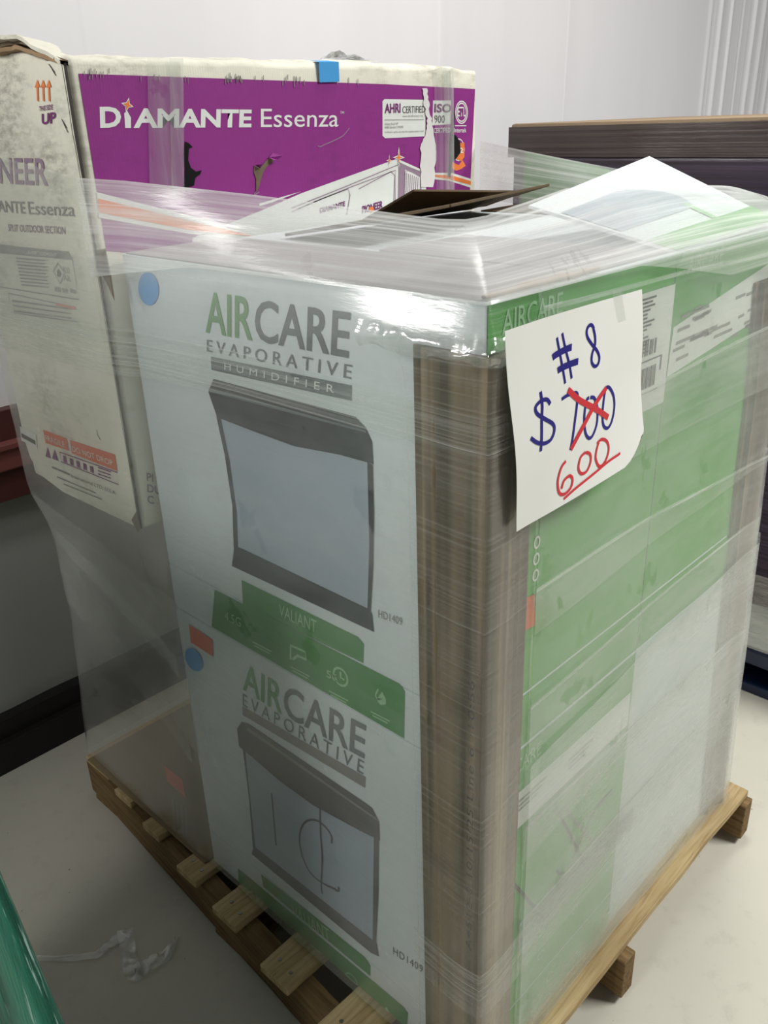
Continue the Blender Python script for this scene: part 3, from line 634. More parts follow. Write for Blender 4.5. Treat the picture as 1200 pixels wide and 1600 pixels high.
V = [PF.at(p[0], p[1], o) for p, o in (((396, 258), .004), ((405, 263), .003), ((403, 256), .016), ((400, 262), .010), ((418, 246), .004), ((424, 239), .004), ((432, 243), .018), ((428, 249), .012), ((421, 250), .012))]
mesh('peeled_paper', V, [(0, 1, 2), (0, 3, 1), (4, 5, 6), (4, 6, 7), (4, 7, 8)], M['purple'], big)
strokes('scratch', PF, [[(495, 228), (500, 229), (506, 226), (520, 220), (535, 212), (545, 200)], [(400, 298), (396, 305), (404, 300)]], .0016, M['violet_grey'], big, .0018, 3)
random.seed(11)
smud = []
for k in range(46):
    x = random.choice([random.uniform(130, 170), random.uniform(350, 380), random.uniform(440, 480), random.uniform(125, 600)]); y = 119+(x-122)*.033+random.uniform(-14, -3)
    smud.append([(x, y), (x+1.1, y), (x+1.2, y+random.uniform(6, 12)), (x, y+8)])
tag(polys('flute_marks', PF, smud, M['ink_grey'], big, .0022), kind='stuff')
# tapes
def tape(name, face, pts, off, mat, parent):
    V = [face.at(*p, off) for p in pts]; o = mesh(name, V, [tuple(range(len(V)))], mat, parent)
    uv = o.data.uv_layers.new(name='UVMap')
    for lp in o.data.loops:
        c = o.data.vertices[lp.vertex_index].co; uv.data[lp.index].uv = (c.z, c.x)
    return o
for x0, x1 in ((228, 284), (262, 284), (676, 706), (690, 706)):
    tape('clear_tape', PF, [(x0, 86+(x0-120)*.035), (x1, 86+(x1-120)*.035), (x1+2, 310), (x0+4, 310)], .0040+(.0006 if x1-x0 < 25 else 0), M['tape'], big)
blue = mesh('blue_tape', [PF.at(495, 97, .006), PF.at(526, 97, .006), PF.at(528, 128, .0045), PF.at(497, 129, .0045), PF.at(496, 97, -.02)+Vector((0, 0, .004)), PF.at(524, 97, -.02)+Vector((0, 0, .004))], [(0, 1, 2, 3), (4, 5, 1, 0)], M['blue_tape'], big)
# --- end panel print
def part_text(name, s, face, v, b, t, frac, mat, bold):
    """word whose last (1-frac) runs from v to b; t is the top above v"""
    V_, B_, T_ = face.at(*v, .0012), face.at(*b, .0012), face.at(*t, .0012); O_ = B_-(B_-V_)/(1-frac); return text(name, s, O_, B_, O_+(T_-V_), mat, big, bold)
part_text('end_lettering', 'PIONEER', LF, (1, 287), (76, 291), (-2, 246), .40, M['violet_grey'], .014)
part_text('end_lettering', 'DIAMANTE', LF, (0, 331), (41, 334), (-2, 313), .50, M['ink_grey'], .014)
ftext('end_lettering', 'Essenza', LF, (46, 335), (118, 338), (44, 315), M['ink_grey'], big, .004)
ftext('end_lettering', 'SPLIT OUTDOOR SECTION', LF, (14, 361), (103, 366), (13, 350), M['violet_grey'], big, .008)
for k in range(3):
    x = 59+9*k; strokes('up_arrow', LF, [[(x+1, 158), (x, 136)]], .005, M['orange'], big, .0012, 0)
    polys('up_arrow_head', LF, [[(x-4, 137), (x, 124), (x+4, 136)]], M['orange'], big, .0012)
ftext('up_lettering', 'THIS SIDE', LF, (62, 174), (83, 171), (62, 166), M['violet'], big, .02)
ftext('up_lettering', 'UP', LF, (66, 195), (88, 192), (66, 178), M['violet'], big, .03)
poly('warning_header', LF, [(-60, 373), (18, 384), (108, 393), (113, 406), (-60, 390)], M['ink_grey'], big, .0010)
ftext('warning_lettering', 'AVERTISSEMENT', LF, (44, 396), (90, 401), (44, 391), M['carton_cream'], big, .01, 1, .0016)
strokes('warning_frame', LF, [[(113, 400), (124, 468), (-50, 440)], [(14, 458), (118, 480), (123, 503), (18, 488), (14, 458)]], .0022, M['ink_grey'], big, .0012, 0)
rows = []
for k in range(9):
    y = 402+k*5.2; rows.append([(26+k, y), (68+random.uniform(0, 9)+k*.6, y+4), (68+k, y+6), (26+k, y+2.2)])
for k in range(3): rows.append([(20+k, 468+k*8), (112, 482+k*7), (112, 484+k*7), (20+k, 471+k*8)])
polys('warning_text_lines', LF, rows, M['ink_grey'], big, .0012)
strokes('flame_diamond', LF, [[(91, 411), (102, 426), (95, 443), (84, 424), (91, 411)]], .002, M['ink_grey'], big, .0012, 0)
polys('flame_icon', LF, [[(92, 420), (97, 428), (95, 433), (90, 431), (90, 425)]], M['ink_dark'], big, .0012)
ftext('warning_lettering', 'R32\nA2L', LF, (101, 437), (112, 440), (99, 416), M['ink_grey'], big, .01)
polys('warning_icons', LF, [[(86, 448), (95, 449), (96, 456), (87, 455)], [(98, 450), (106, 451), (107, 457), (99, 457)], [(110, 450), (119, 453), (120, 459), (111, 457)]], M['ink_grey'], big, .0012)
poly('orange_strip', LF, [(88, 473), (119, 479), (119, 484), (88, 477)], M['orange_label'], big, .0014)
poly('barcode_label', LF, [(32, 666), (57, 679), (59, 701), (34, 688)], M['print_white'], big, .0012)
poly('barcode', LF, [(34, 676), (56, 688), (57, 695), (35, 683)], M['ink_dark'], big, .0016)
poly('fragile_label', LF, [(68, 671), (105, 685), (108, 704), (72, 692)], M['orange_label'], big, .0012)
poly('drop_label', LF, [(110, 687), (180, 710), (184, 736), (113, 708)], M['orange_label'], big, .0012)
ftext('fragile_lettering', 'FRAGILE', LF, (73, 688), (103, 699), (71, 679), M['carton_cream'], big, .004, 1, .0018)
ftext('fragile_lettering', 'DO NOT DROP', LF, (115, 705), (178, 728), (113, 696), M['carton_cream'], big, .004, 1, .0018)
strokes('icon_frame', LF, [[(94, 706), (184, 738), (186, 757), (96, 721), (94, 706)]], .0022, M['violet'], big, .0012, 0)
tri = [[(75, 698), (80, 716), (72, 713)], [(86, 702), (92, 720), (82, 716)]]
for k in range(5):
    x, y = 99+k*10.5, 711+k*4; tri.append([(x, y), (x+5, y+2), (x+6, y+12), (x+1, y+10)])
polys('handling_icons', LF, tri, M['violet'], big, .0012)
polys('handling_text', LF, [[(154, 729+k*5), (174, 736+k*5), (174, 738+k*5), (154, 731+k*5)] for k in range(3)], M['violet'], big, .0012)
ftext('maker_address', 'International LTD, U.S.A.', LF, (112, 746), (182, 774), (112, 740), M['ink_grey'], big, .004)
polys('address_lines', LF, [[(82, 728), (110, 740), (110, 743), (82, 731)], [(90, 744), (150, 769), (150, 771), (90, 746)], [(100, 755), (160, 779), (160, 781), (100, 757)]], M['ink_grey'], big, .0012)
ftext('front_lettering', 'PI\nDU\nC', PF, (230, 786), (252, 790), (228, 738), M['violet_grey'], big, .02)
strokes('knife_marks', LF, [[(152, 671), (153, 680), (158, 687)], [(77, 100), (86, 113)], [(80, 104), (88, 118)], [(97, 186), (105, 200)], [(100, 192), (107, 207)]], .0018, M['ink_dark'], big, .0012, 0)
V, Fc, UV = [], [], []
for j in range(9):
    for i in range(13):
        x = .655+.13*i/12; y = .90+.10*j/8; V.append((x, y, 1.790+.034*math.sin(math.pi*i/12)*math.sin(math.pi*j/8)*(.35+.7*abs(noise.noise(Vector((x*22, y*18, 2))))))); UV.append((x, y))
Fc = [(j*13+i, j*13+i+1, (j+1)*13+i+1, (j+1)*13+i) for j in range(8) for i in range(12)]
o = mesh('crumpled_tape', V, Fc, M['film_scrap'], big, True); uv = o.data.uv_layers.new(name='UVMap')
for lp in o.data.loops: uv.data[lp.index].uv = UV[lp.vertex_index]
settle(big)
for r in (up, lo, ur, lr): settle(r)

# ------------------------------------------------------------------ paperboard corner posts
def corner_post(label, pts, mirror=False, text_on=False):
    """angle board; pts = list of (z, x, y) for the outer corner; legs run +x and +y"""
    r = empty('corner_post', label, 'corner post', 'paperboard corner posts', (pts[0][1], pts[0][2], pts[0][0]))
    def prof(L, th, bulge):
        out = []; n = 12
        for i in range(n+1):
            t = i/n; out.append((L*(1-t), -th-bulge*math.sin(t*math.pi*2.5)**2, ))
        return out
    for nm, L1, L2, th, mat in (('outer_angle', .078, .088, .014, M['post']), ('inner_angle', .092, .104, .006, M['post'])):
        ring = []
        n = 10
        for i in range(n+1):
            t = i/n; ring.append((L1*(1-t)-th*t*.4, -th+.007*math.sin(t*math.pi*2)*(nm[0] == 'o')))
        ring.append((-th*.85, -th*.85))
        for i in range(n+1):
            t = i/n; ring.append((-th+.007*math.sin(t*math.pi*2+.4)*(nm[0] == 'o'), L2*t-th*(1-t)*.4))
        ring += [(-.001, L2), (-.001, -.001), (L1, -.001)]
        if mirror: ring = [(-x, y) for x, y in ring]
        V, Fc = [], []; m = len(ring)
        for z, x, y in pts:
            for a, b in ring: V.append((x+a, y+b, z))
        for j in range(len(pts)-1):
            for i in range(m): Fc.append((j*m+i, j*m+(i+1) % m, (j+1)*m+(i+1) % m, (j+1)*m+i))
        Fc += [tuple(range(m))[::-1], tuple((len(pts)-1)*m+i for i in range(m))]
        o = mesh(nm, V, Fc, mat, r)
        bm = bmesh.new(); bm.from_mesh(o.data); bmesh.ops.recalc_face_normals(bm, faces=bm.faces); bm.to_mesh(o.data); bm.free()
    if text_on:
        P = lambda z, y: Vector((-.0222, y, z))
        text('printed_code', 'A4512-0 10/15/25 Line 6  10:56', P(.50, -.008), P(1.0, -.008), P(.50, .003), M['ink_dark'], r, .006, 1.1)
    settle(r); return r
corner_post('brown paperboard post up the near corner of the wrapped load', [(.140, -.001, -.001), (.5, -.001, -.001), (.95, -.001, -.001), (1.425, -.001, -.001)], text_on=True)
wxs = [(.140, .953), (.5, .918), (.78, .893), (1.06, .868), (1.2, .860), (1.40, .826)]
corner_post('brown paperboard post up the right corner of the wrapped load', [(z, x+.001, -.001) for z, x in wxs], mirror=True)
def wx(z):
    for (a, xa), (b, xb) in zip(wxs, wxs[1:]):
        if z <= b: return xa+(xb-xa)*(z-a)/(b-a)
    return wxs[-1][1]-.2*(z-1.40)

# ------------------------------------------------------------------ stretch film round the load
NP = 17
def prof(z):
    """ground-plan outline of the wrapped load at height z (17 stations, from behind left, past the near corner, to behind right)"""
    u = max(0, min(1, (z-.80)/.19)); u = u*u*(3-2*u); e = wx(z)
    yl = 1.245+.075*max(0, min(1, (.6-z)/.45))
    def mx(a, b): return (a[0]+(b[0]-a[0])*u, a[1]+(b[1]-a[1])*u)
    c = .006*math.sin(z*7); g = max(0, min(1, (z-1.425)/.06)); k = .019*g
    return [mx((.40, yl), (.40, PY1+.022)), mx((-.002, yl), (PX0-.012, PY1+.018)), mx((-.006, yl-.016), (PX0-.020, PY1-.004)), mx((-.012, .98), (PX0-.016, 1.0)), mx((-.014, .79), (PX0-.018, PY0+.004)),
            mx((-.012, .752), (-.026, .70)), (-.014-c*.3, .45), (-.018+k*.7, .105), (-.0225+k, .02), (-.0215+k, -.0215+k), (.02, -.0225+k), (.095, -.016+k*.6), (.44, -.010), (e-.08, -.016), (e-.012, -.0225), (e+.022, -.012), (e+.025, .40)]
def top_station(i):
    """free upper edge of the collar"""
    return [(.40, PY1+.02, 1.66), (PX0-.012, PY1+.016, 1.655), (PX0-.020, PY1-.006, 1.65), (PX0-.014, 1.0, 1.63), (PX0-.015, PY0+.002, 1.603), (-.012, .69, 1.598), (.045, .45, 1.580), (.082, .22, 1.562), (.088, .14, 1.557), (.105, .115, 1.556),
            (.14, .112, 1.557), (.20, .125, 1.560), (.44, .19, 1.566), (.66, .18, 1.558), (.80, .11, 1.548), (.835, .07, 1.530), (.88, .35, 1.555)][i]
ZC = 1.486
def hull(s, z, off=0.0, zt=None):
    """point on the wrapped surface: s = station number (fractional), z = height; z > ZC runs up the collar (t in metres of fold)"""
    i = min(int(s), NP-2); f = s-i
    if z <= ZC:
        p = prof(z); x, y = p[i][0]*(1-f)+p[i+1][0]*f, p[i][1]*(1-f)+p[i+1][1]*f; q = Vector((x, y, z))
    else:
        t = (z-ZC)/.114; p = prof(ZC)
        a = Vector((*p[i], ZC)).lerp(Vector((*p[i+1], ZC)), f); b = Vector(top_station(i)).lerp(Vector(top_station(i+1)), f)
        q = a.lerp(b, t)+Vector((0, 0, (.008+.010*max(0, min(1, (s-11.5))))*math.sin(math.pi*t)))
    return q
STAT = []
pr = prof(1.2); LEN = [0]
for i in range(NP-1): LEN.append(LEN[-1]+math.hypot(pr[i+1][0]-pr[i][0], pr[i+1][1]-pr[i][1]))
def s_of(l):
    for i in range(NP-1):
        if l <= LEN[i+1]: return i+(l-LEN[i])/(LEN[i+1]-LEN[i])
    return NP-1
LS = sorted(set([round(LEN[-1]*k/90, 4) for k in range(91)]+[round(x, 4) for x in LEN]))
def film(name, zlo, zhi, mat, parent, off, nz, l0=0, l1=99, wob=0.0, seed=0):
    ls = [l for l in LS if l0 <= l <= l1]; V, Fc, UV = [], [], []
    for j in range(nz+1):
        for l in ls:
            a, b = zlo(l), zhi(l); z = a+(b-a)*j/nz; z = min(z, 1.6); s = s_of(l)
            e = 1e-3*LEN[-1]; z2 = min(z, ZC)
            p0, p1 = hull(s_of(max(0, l-e)), z), hull(s_of(min(LEN[-1], l+e)), z); d = (p1-p0); n = Vector((-d.y, d.x, 0)).normalized()
            # loose film bulges and ripples a little between the corners
            w_ = wob*(noise.noise(Vector((l*5, z*6, seed)))*.6+noise.noise(Vector((l*2, z*28, seed+5)))*.4)
            pb = hull(s, z); w_ += .017*math.exp(-((pb.y-.12)/.16)**2-((z-1.43)/.030)**2) if pb.x < .02 and z < ZC else 0
            q = pb+(-n if n.dot(Vector((.45, .6, 0))-p0) > 0 else n)*(off+max(-off*.5, w_))
            V.append(q); UV.append((l, z))
    m = len(ls)
    for j in range(nz):
        for i in range(m-1): Fc.append((j*m+i, j*m+i+1, (j+1)*m+i+1, (j+1)*m+i))
    o = mesh(name, V, Fc, mat, parent, True); uv = o.data.uv_layers.new(name='UVMap')
    for lp in o.data.loops: uv.data[lp.index].uv = UV[lp.vertex_index]
    return o
wrap = empty('stretch_wrap', 'clear stretch film wound around the whole pallet load', 'stretch wrap', loc=(.45, .62, .15))
C = lambda v: (lambda l: v)
film('film_sheet', C(.150), C(1.486), M['film_body'], wrap, .0015, 44, l1=LEN[7]+.012, wob=.004, seed=1)
film('film_sheet', C(.150), C(1.486), M['film_clear'], wrap, .0015, 44, l0=LEN[7]-.01, l1=LEN[11]+.012, wob=.002, seed=1)
film('film_sheet', C(.150), C(1.486), M['film_side'], wrap, .0015, 44, l0=LEN[11]-.008, wob=.004, seed=1)
# taut collar leaning in over the carton tops
film('film_collar', lambda l: 1.482-.045*max(0, min(1, (1.15-l)/.35))-.05*max(0, min(1, (l-2.05)/.3)), C(1.6), M['film_collar'], wrap, .0026, 18, l0=LEN[4]-.006, wob=.003, seed=2)
film('film_collar', lambda l: 1.30+.05*l, C(1.6), M['film_panel'], wrap, .0026, 18, l1=LEN[4]+.006, wob=.003, seed=2)
# overlapping spiral turns with rolled edges
turns = [(.17, .47, .02, 0), (.40, .68, -.03, 3), (.60, .90, .03, 5), (.82, 1.10, -.04, 8), (1.02, 1.30, .03, 11), (1.22, 1.47, -.02, 14)]
for k, (a, b, tl, sd) in enumerate(turns):
    lo_ = lambda l, a=a, tl=tl, sd=sd: max(.152, a+tl*(l-1.7)+.010*noise.noise(Vector((l*2.2, sd, 0))))
    hi_ = lambda l, b=b, tl=tl, sd=sd: min(1.478, b+tl*(l-1.7)+.010*noise.noise(Vector((l*2.2, sd+9, 0))))
    film('film_turn', lo_, hi_, M['film_over'], wrap, .0036+.0008*k, 8, l0=LEN[11]-.012, wob=.002, seed=sd)
    film('film_edge', lambda l, h=hi_: h(l)-.006, hi_, M['film_edge'], wrap, .0044+.0008*k, 1, l0=LEN[11]-.02, seed=sd)
film('film_layer', C(.151), lambda l: .78+.10*(l-1.7)+.012*noise.noise(Vector((l*3, 4, 0))), M['film_heavy'], wrap, .0105, 10, l0=LEN[11]-.012, wob=.002, seed=21)
# loose folds hanging below the big carton
for za, sl in ((.70, -.42), (.86, -.30)):
    film('film_fold', lambda l, a=za, b=sl: a+b*(l-.45)-.05, lambda l, a=za, b=sl: a+b*(l-.45), M['film_over'], wrap, .004, 2, l0=.42, l1=.98, wob=.002, seed=40)
film('film_layer', lambda l: .70-.42*(l-.45), lambda l: .95-.2*(l-.45), M['film_over'], wrap, .003, 6, l0=.42, l1=1.02, wob=.003, seed=44)
# puckered film gathered over the top of the near post
V, Fc, UV = [], [], []; pl = [l for l in LS if 1.50 <= l <= 1.86]; pl = sorted(set(pl+[1.50+.0075*k for k in range(48)]))
for j in range(7):
    for l in pl:
        z = 1.418+.032*j/6; q = hull(s_of(l), z); c0 = Vector((.2, .2, z)); d = (q-c0); d.z = 0; d.normalize()
        V.append(q+d*(.006+.010*math.sin(math.pi*j/6)+.006*noise.noise(Vector((l*55, z*90, 3))))+Vector((0, 0, .008*noise.noise(Vector((l*35, z*40, 8)))))); UV.append((l, z))
m_ = len(pl); Fc = [(j*m_+i, j*m_+i+1, (j+1)*m_+i+1, (j+1)*m_+i) for j in range(6) for i in range(m_-1)]
o = mesh('film_pucker', V, Fc, M['film_pucker'], wrap, True); uv = o.data.uv_layers.new(name='UVMap')
for lp in o.data.loops: uv.data[lp.index].uv = UV[lp.vertex_index]
# bundles of roped film crossing the front
film('film_rope', lambda l: 1.285+.03*(l-.8), lambda l: 1.375-.015*(l-.8), M['film_streak'], wrap, .004, 4, l0=.4, l1=1.75, seed=31)
film('film_rope', lambda l: .37-.02*(l-1.7), lambda l: .47-.02*(l-1.7), M['film_streak'], wrap, .0115, 4, l0=1.55, l1=2.2, seed=33)
# band drawn from the big carton's right corner forward to the right post
V, Fc, UV = [], [], []
for j in range(9):
    t = j/8
    for i in range(25):
        f = i/24; a = Vector((.972, PY0-.006, 1.492+.128*t)); b = Vector((.818, .27, 1.49+.075*t)); p = a.lerp(b, f); p.x -= .012*math.sin(f*math.pi)
        V.append(p); UV.append((f*.8, .1*t))
for j in range(8):
    for i in range(24): Fc.append((j*25+i, j*25+i+1, (j+1)*25+i+1, (j+1)*25+i))
o = mesh('film_band', V, Fc, M['film_collar'], wrap, True); uv = o.data.uv_layers.new(name='UVMap')
for lp in o.data.loops: uv.data[lp.index].uv = UV[lp.vertex_index]
settle(wrap)

# ------------------------------------------------------------------ handwritten price sheet
sheet = empty('price_sheet', 'white paper price sheet with blue and red handwriting taped to the wrap', 'paper', loc=(.17, -.034, 1.196))
SY = -.034; SF = Face(1, SY)
TL, TR, BR, BL = [(p.x, p.z) for p in (SF.at(785, 517), SF.at(1003, 452), SF.at(1000, 706), SF.at(807, 831))]
def sheet_y(x, z):
    u = (x-TL[0])/(TR[0]-TL[0]); v = (TL[1]-z)/(TL[1]-BL[1])
    return SY-.010*max(0, u-.2)*max(0, v-.45)*2.4-.004*math.sin(u*3.1)*v-.003*max(0, .25-u)*(1-v)*4+.002*math.sin(v*7+u*3)
V, Fc = [], []; n = 20
for k in range(2):
    for j in range(n+1):
        for i in range(n+1):
            u, v = i/n, j/n; x = (TL[0]*(1-u)+TR[0]*u)*(1-v)+(BL[0]*(1-u)+BR[0]*u)*v; z = (TL[1]*(1-u)+TR[1]*u)*(1-v)+(BL[1]*(1-u)+BR[1]*u)*v
            if u > .8 and v > .8: z += .03*((u-.8)/.2*(v-.8)/.2)**1.5; x -= .012*((u-.8)/.2*(v-.8)/.2)**2
            x += .004*math.sin(v*math.pi)*(1-u)
            V.append((x, sheet_y(x, z)-.0003+.0004*k, z))
N1 = (n+1)**2
for k in range(2):
    for j in range(n):
        for i in range(n):
            a = k*N1+j*(n+1)+i; q = (a, a+n+1, a+n+2, a+1); Fc.append(q if k == 0 else q[::-1])
mesh('sheet', V, Fc, M['paper'], sheet, True)
def on_sheet(px, py, off=.001):
    p = SF.at(px, py); return Vector((p.x, sheet_y(p.x, p.z)-.0005-off*.25, p.z))
def ink(name, lst, wid, mat, off=.001, sm=6): return strokes(name, SF, lst, wid, mat, sheet, off, sm, on_sheet)
def Z(pts, x0=650, y0=500, s=1200/550): return [(x0+a/s, y0+b/s) for a, b in pts]
ink('blue_writing', [Z(p) for p in ([(483, 60), (490, 110), (497, 165), (502, 215)], [(501, 45), (510, 100), (519, 150), (524, 198)])], .0040, M['blue_ink'])
ink('blue_writing', [Z(p) for p in ([(466, 128), (478, 118), (510, 100), (530, 92)], [(480, 172), (495, 162), (525, 148), (548, 140)])], .0085, M['blue_ink'], .0013)
ink('blue_writing', [Z(p) for p in ([(606, 30), (600, 18), (590, 20), (582, 38), (584, 60), (596, 82), (612, 105), (618, 128), (612, 150), (600, 156), (592, 140), (596, 112), (606, 85), (608, 55), (604, 28)],)], .0046, M['blue_ink'])
ink('blue_writing', [Z(p) for p in ([(450, 285), (440, 270), (420, 275), (402, 296), (406, 318), (430, 335), (456, 352), (460, 375), (448, 405), (425, 418), (402, 415), (382, 400)], [(421, 243), (424, 290), (420, 340), (418, 400), (415, 445)])], .0052, M['blue_ink'])
ink('blue_writing', [Z(p) for p in ([(488, 268), (505, 256), (525, 248), (540, 250), (538, 285), (530, 340), (522, 400), (515, 440)], [(580, 262), (570, 275), (562, 330), (566, 380), (578, 400), (592, 390), (606, 350), (608, 300), (598, 265), (584, 262)], [(640, 228), (632, 262), (626, 320), (630, 358), (644, 366), (658, 345), (668, 300), (666, 258), (652, 230), (640, 228)])], .0048, M['blue_ink'])
ink('red_writing', [Z(p) for p in ([(510, 236), (545, 270), (600, 300), (646, 330)], [(640, 230), (600, 285), (555, 365), (516, 438)])], .0080, M['red_ink'], .0018)
ink('red_writing', [Z(p) for p in ([(500, 478), (485, 500), (474, 545), (478, 585), (494, 590), (515, 568), (522, 540), (512, 528), (494, 545), (486, 572)], [(566, 448), (550, 465), (542, 500), (550, 520), (568, 512), (582, 482), (582, 455), (568, 448)], [(612, 415), (604, 440), (600, 470), (610, 495), (630, 478), (644, 440), (640, 412), (622, 404), (606, 418)], [(492, 606), (530, 570), (590, 520), (640, 478), (672, 456), (680, 450)])], .0044, M['red_ink'], .0016)
for pts in (((958, 455), (972, 450), (976, 500), (964, 504)),):
    V = [on_sheet(*p, .002) for p in pts]; o = mesh('clear_tape', V, [(0, 1, 2, 3)], M['tape'], sheet); uv = o.data.uv_layers.new(name='UVMap')
    for lp in o.data.loops: c = o.data.vertices[lp.vertex_index].co; uv.data[lp.index].uv = (c.x, c.z)
settle(sheet)

# ------------------------------------------------------------------ other loads in the room
def uvbox(o):
    uv = o.data.uv_layers.new(name='UVMap')
    for p in o.data.polygons:
        for li in p.loop_indices:
            c = o.data.vertices[o.data.loops[li].vertex_index].co; nn = p.normal
            uv.data[li].uv = (c.y if abs(nn.x) > .5 else c.x, c.z if abs(nn.z) < .5 else c.y)
def coloured_wrap(name, rgb, rgb2, rough=.25, sharp=90, gl=.6):
    m = NT(name); co = m.coords(scale=(.6, .6, sharp)); f = m.noise(co, 1, 6, .65, .2); g = m.noise(m.coords(), 3, 4)
    m.l(m.mix(m.maprange(f, .4, .75, 0, 1), s2l(rgb), s2l(rgb2)), m.b.inputs['Base Color']); m.b.inputs['Roughness'].default_value = rough; m.b.inputs['Specular IOR Level'].default_value = gl
    m.bump(m.math('ADD', f, g), .22, .004); return m.m
def teal_mat():
    m = NT('teal_wrap'); f = m.noise(m.coords(scale=(1, 1, .04)), 34, 5, .65); g = m.noise(m.coords(scale=(1, 1, .03)), 120, 3, .6)
    c = m.mix(m.maprange(f, .4, .65, 0, 1), s2l((24, 84, 68)), s2l((52, 126, 104))); m.l(m.mix(m.maprange(g, .60, .68, 0, .7), c, s2l((200, 226, 220))), m.b.inputs['Base Color'])  # whitish streaks are highlights on the film painted into its colour
    m.b.inputs['Roughness'].default_value = .2; m.b.inputs['Specular IOR Level'].default_value = .7; m.bump(f, .7, .01); return m.m
M['purple_wrap'] = coloured_wrap('dark_purple_wrap', (52, 40, 56), (88, 72, 98))
M['teal_wrap'] = teal_mat()
X2 = 1.618
pw = empty('wrapped_load', 'dark purple film-wrapped load with kraft top behind the near pallet', 'wrapped load', loc=(2.1, .55, .15))
def ripbox(name, a, b, mat, parent, amp, n=26):
    """wrapped body: a box with rounded corners and film ripples"""
    bm = bmesh.new(); bmesh.ops.create_cube(bm, size=1)
    for v in bm.verts: v.co = Vector(tuple(a[k]+(v.co[k]+.5)*(b[k]-a[k]) for k in range(3)))
    bmesh.ops.bevel(bm, geom=list(bm.edges), offset=.012, segments=2, affect='EDGES')
    bmesh.ops.subdivide_edges(bm, edges=[e for e in bm.edges if e.calc_length() > .2], cuts=n, use_grid_fill=True); bm.normal_update()
    for v in bm.verts: v.co += v.normal*amp*(noise.noise(Vector((v.co.x*2.5, v.co.y*2.5, v.co.z*14)))+.6*noise.noise(v.co*4))
    me = bpy.data.meshes.new(name); bm.to_mesh(me); bm.free()
    for p in me.polygons: p.use_smooth = True
    return link(name, me, mat, parent)
ripbox('wrapped_body', (X2, -.15, .30), (2.62, 1.140, 1.60), M['purple_wrap'], pw, .006)
box('white_carton', (X2+.004, -.14, .152), (2.6, 1.13, .30), M['carton_white'], pw, .006)
box('kraft_lid', (X2-.004, -.155, 1.618), (2.625, 1.146, 1.650), M['kraft_lid'], pw, .010)
V, Fc, UV = [], [], []
for j in range(15):
    for i in range(40):
        y = -.16+1.31*i/39; z = .160+.25*j/14; V.append((X2-.012-.012*abs(noise.noise(Vector((y*6, z*9, 3)))), y, z)); UV.append((y, z))
for j in range(14):
    for i in range(39): Fc.append((j*40+i, j*40+i+1, (j+1)*40+i+1, (j+1)*40+i))
o = mesh('clear_film', V, Fc, M['film_scrap'], pw, True); uv = o.data.uv_layers.new(name='UVMap')
for lp in o.data.loops: uv.data[lp.index].uv = UV[lp.vertex_index]
V, Fc, UV = [], [], []
for j in range(3):
    for i in range(40):
        y = -.16+1.31*i/39; z = 1.555+.085*j/2; V.append((X2-.010-.004*noise.noise(Vector((y*6, z*9, 3))), y, z)); UV.append((y, z))
for j in range(2):
    for i in range(39): Fc.append((j*40+i, j*40+i+1, (j+1)*40+i+1, (j+1)*40+i))
o = mesh('lid_film', V, Fc, coloured_wrap('brownish_wrap', (58, 46, 46), (92, 78, 74), sharp=130), pw, True)
settle(pw)
bp = empty('plastic_pallet', 'navy blue plastic pallet under the purple wrapped load', 'pallet', loc=(2.1, .5, 0))
box('deck', (X2-.01, -.17, .100), (2.63, 1.16, .151), M['navy'], bp, .006)
box('base_rail', (X2-.012, -.17, 0), (X2+.10, 1.16, .030), M['navy'], bp, .004); box('base_rail', (2.5, -.17, 0), (2.63, 1.16, .030), M['navy'], bp, .004)
for y in (-.165, .42, 1.02): box('foot', (X2+.005, y, .030), (X2+.09, y+.13, .100), M['navy'], bp, .004); box('foot', (2.51, y, .030), (2.61, y+.13, .100), M['navy'], bp, .004)
settle(bp)
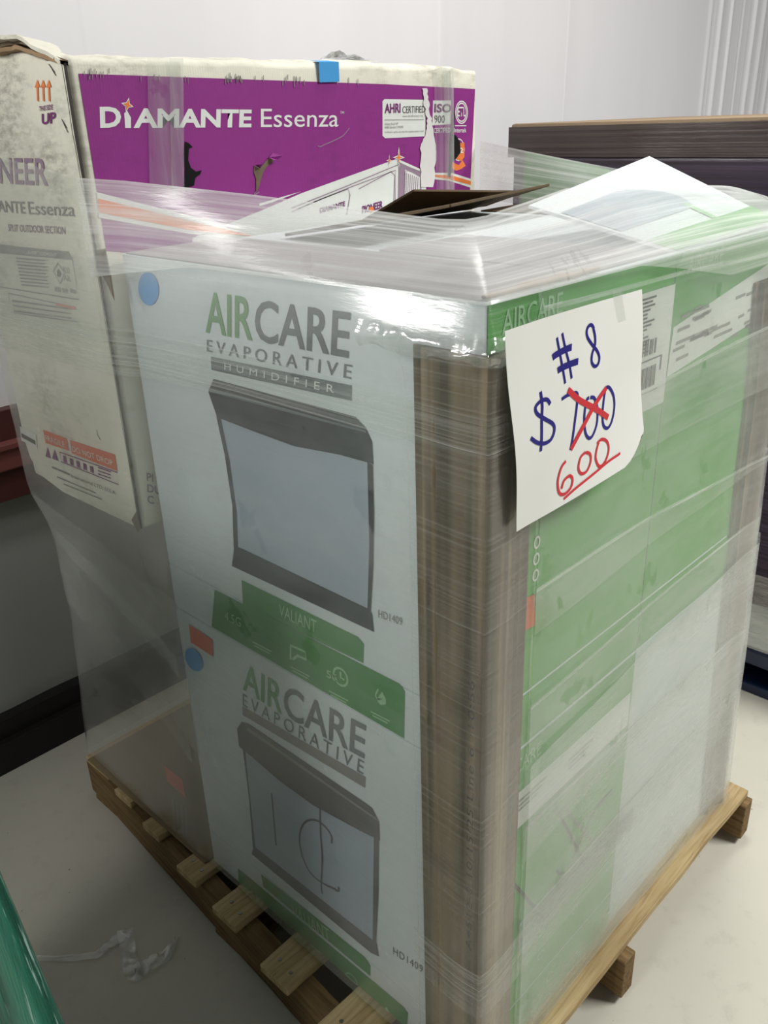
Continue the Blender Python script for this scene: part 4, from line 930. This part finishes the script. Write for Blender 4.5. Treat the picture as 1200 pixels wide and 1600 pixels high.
# teal wrapped load by the camera's left
tw = empty('wrapped_bundle', 'teal film-wrapped bundle at the lower left edge of the photo', 'wrapped load', loc=(-.8, .4, 0))
def teal_body():
    V, Fc = [], []; zs = [0, .15, .3, .45, .6, .75, .9, 1.1, 1.3]; m = 44
    for z in zs:
        xr = -.538-.08*(z-.6) if z > .45 else -.526+.02*(.45-z)
        for k in range(m):
            a = k/m*2*math.pi; cx, cy = math.cos(a), math.sin(a); px = abs(cx)**.35*math.copysign(1, cx); py = abs(cy)**.35*math.copysign(1, cy)
            r = 1+.012*noise.noise(Vector((cx*6, cy*6, z*1.2)))
            V.append((xr-.205+.24*px*r, .56+.26*py*r, z))
    for j in range(len(zs)-1):
        for k in range(m): Fc.append((j*m+k, j*m+(k+1) % m, (j+1)*m+(k+1) % m, (j+1)*m+k))
    Fc += [tuple(range(m))[::-1], tuple((len(zs)-1)*m+k for k in range(m))]
    return mesh('wrapped_body', V, Fc, M['teal_wrap'], tw, True)
teal_body(); settle(tw)

# ------------------------------------------------------------------ scrap of clear film on the floor
FZ = Face(2, 0.0); pts2 = smooth_pts([(28, 1496), (80, 1500), (145, 1496), (170, 1480), (192, 1466), (196, 1458)], 5); pts3 = smooth_pts([(196, 1456), (200, 1480), (204, 1510), (210, 1526)], 4)+smooth_pts([(212, 1526), (232, 1512), (258, 1494), (280, 1466)], 5)
V, Fc, UV = [], [], []
for base, wdt in ((pts2, lambda t: .008+.026*t), (pts3, lambda t: .036 if t < .8 else .036*(1.02-t)/.22)):
    k0 = len(V); P3 = [FZ.at(*p, 0) for p in base]; n = len(P3)
    for i, p in enumerate(P3):
        d = (P3[min(i+1, n-1)]-P3[max(i-1, 0)]).normalized(); s = Vector((-d.y, d.x, 0)); wv = wdt(i/(n-1))
        for k in range(5):
            q = p+s*wv*(k/4-.5); q.z = .003+.020*abs(noise.noise(Vector((q.x*75, q.y*75, 2)))); V.append(q); UV.append((i*.02, k*.01))
    for i in range(n-1):
        for k in range(4): a = k0+i*5+k; Fc.append((a, a+1, a+6, a+5))
o = mesh('film_scrap', V, Fc, M['film_scrap'], None, True); uv = o.data.uv_layers.new(name='UVMap')
for lp in o.data.loops: uv.data[lp.index].uv = UV[lp.vertex_index]
tag(o, 'crumpled strip of clear film lying on the floor beside the pallet', 'film scrap')
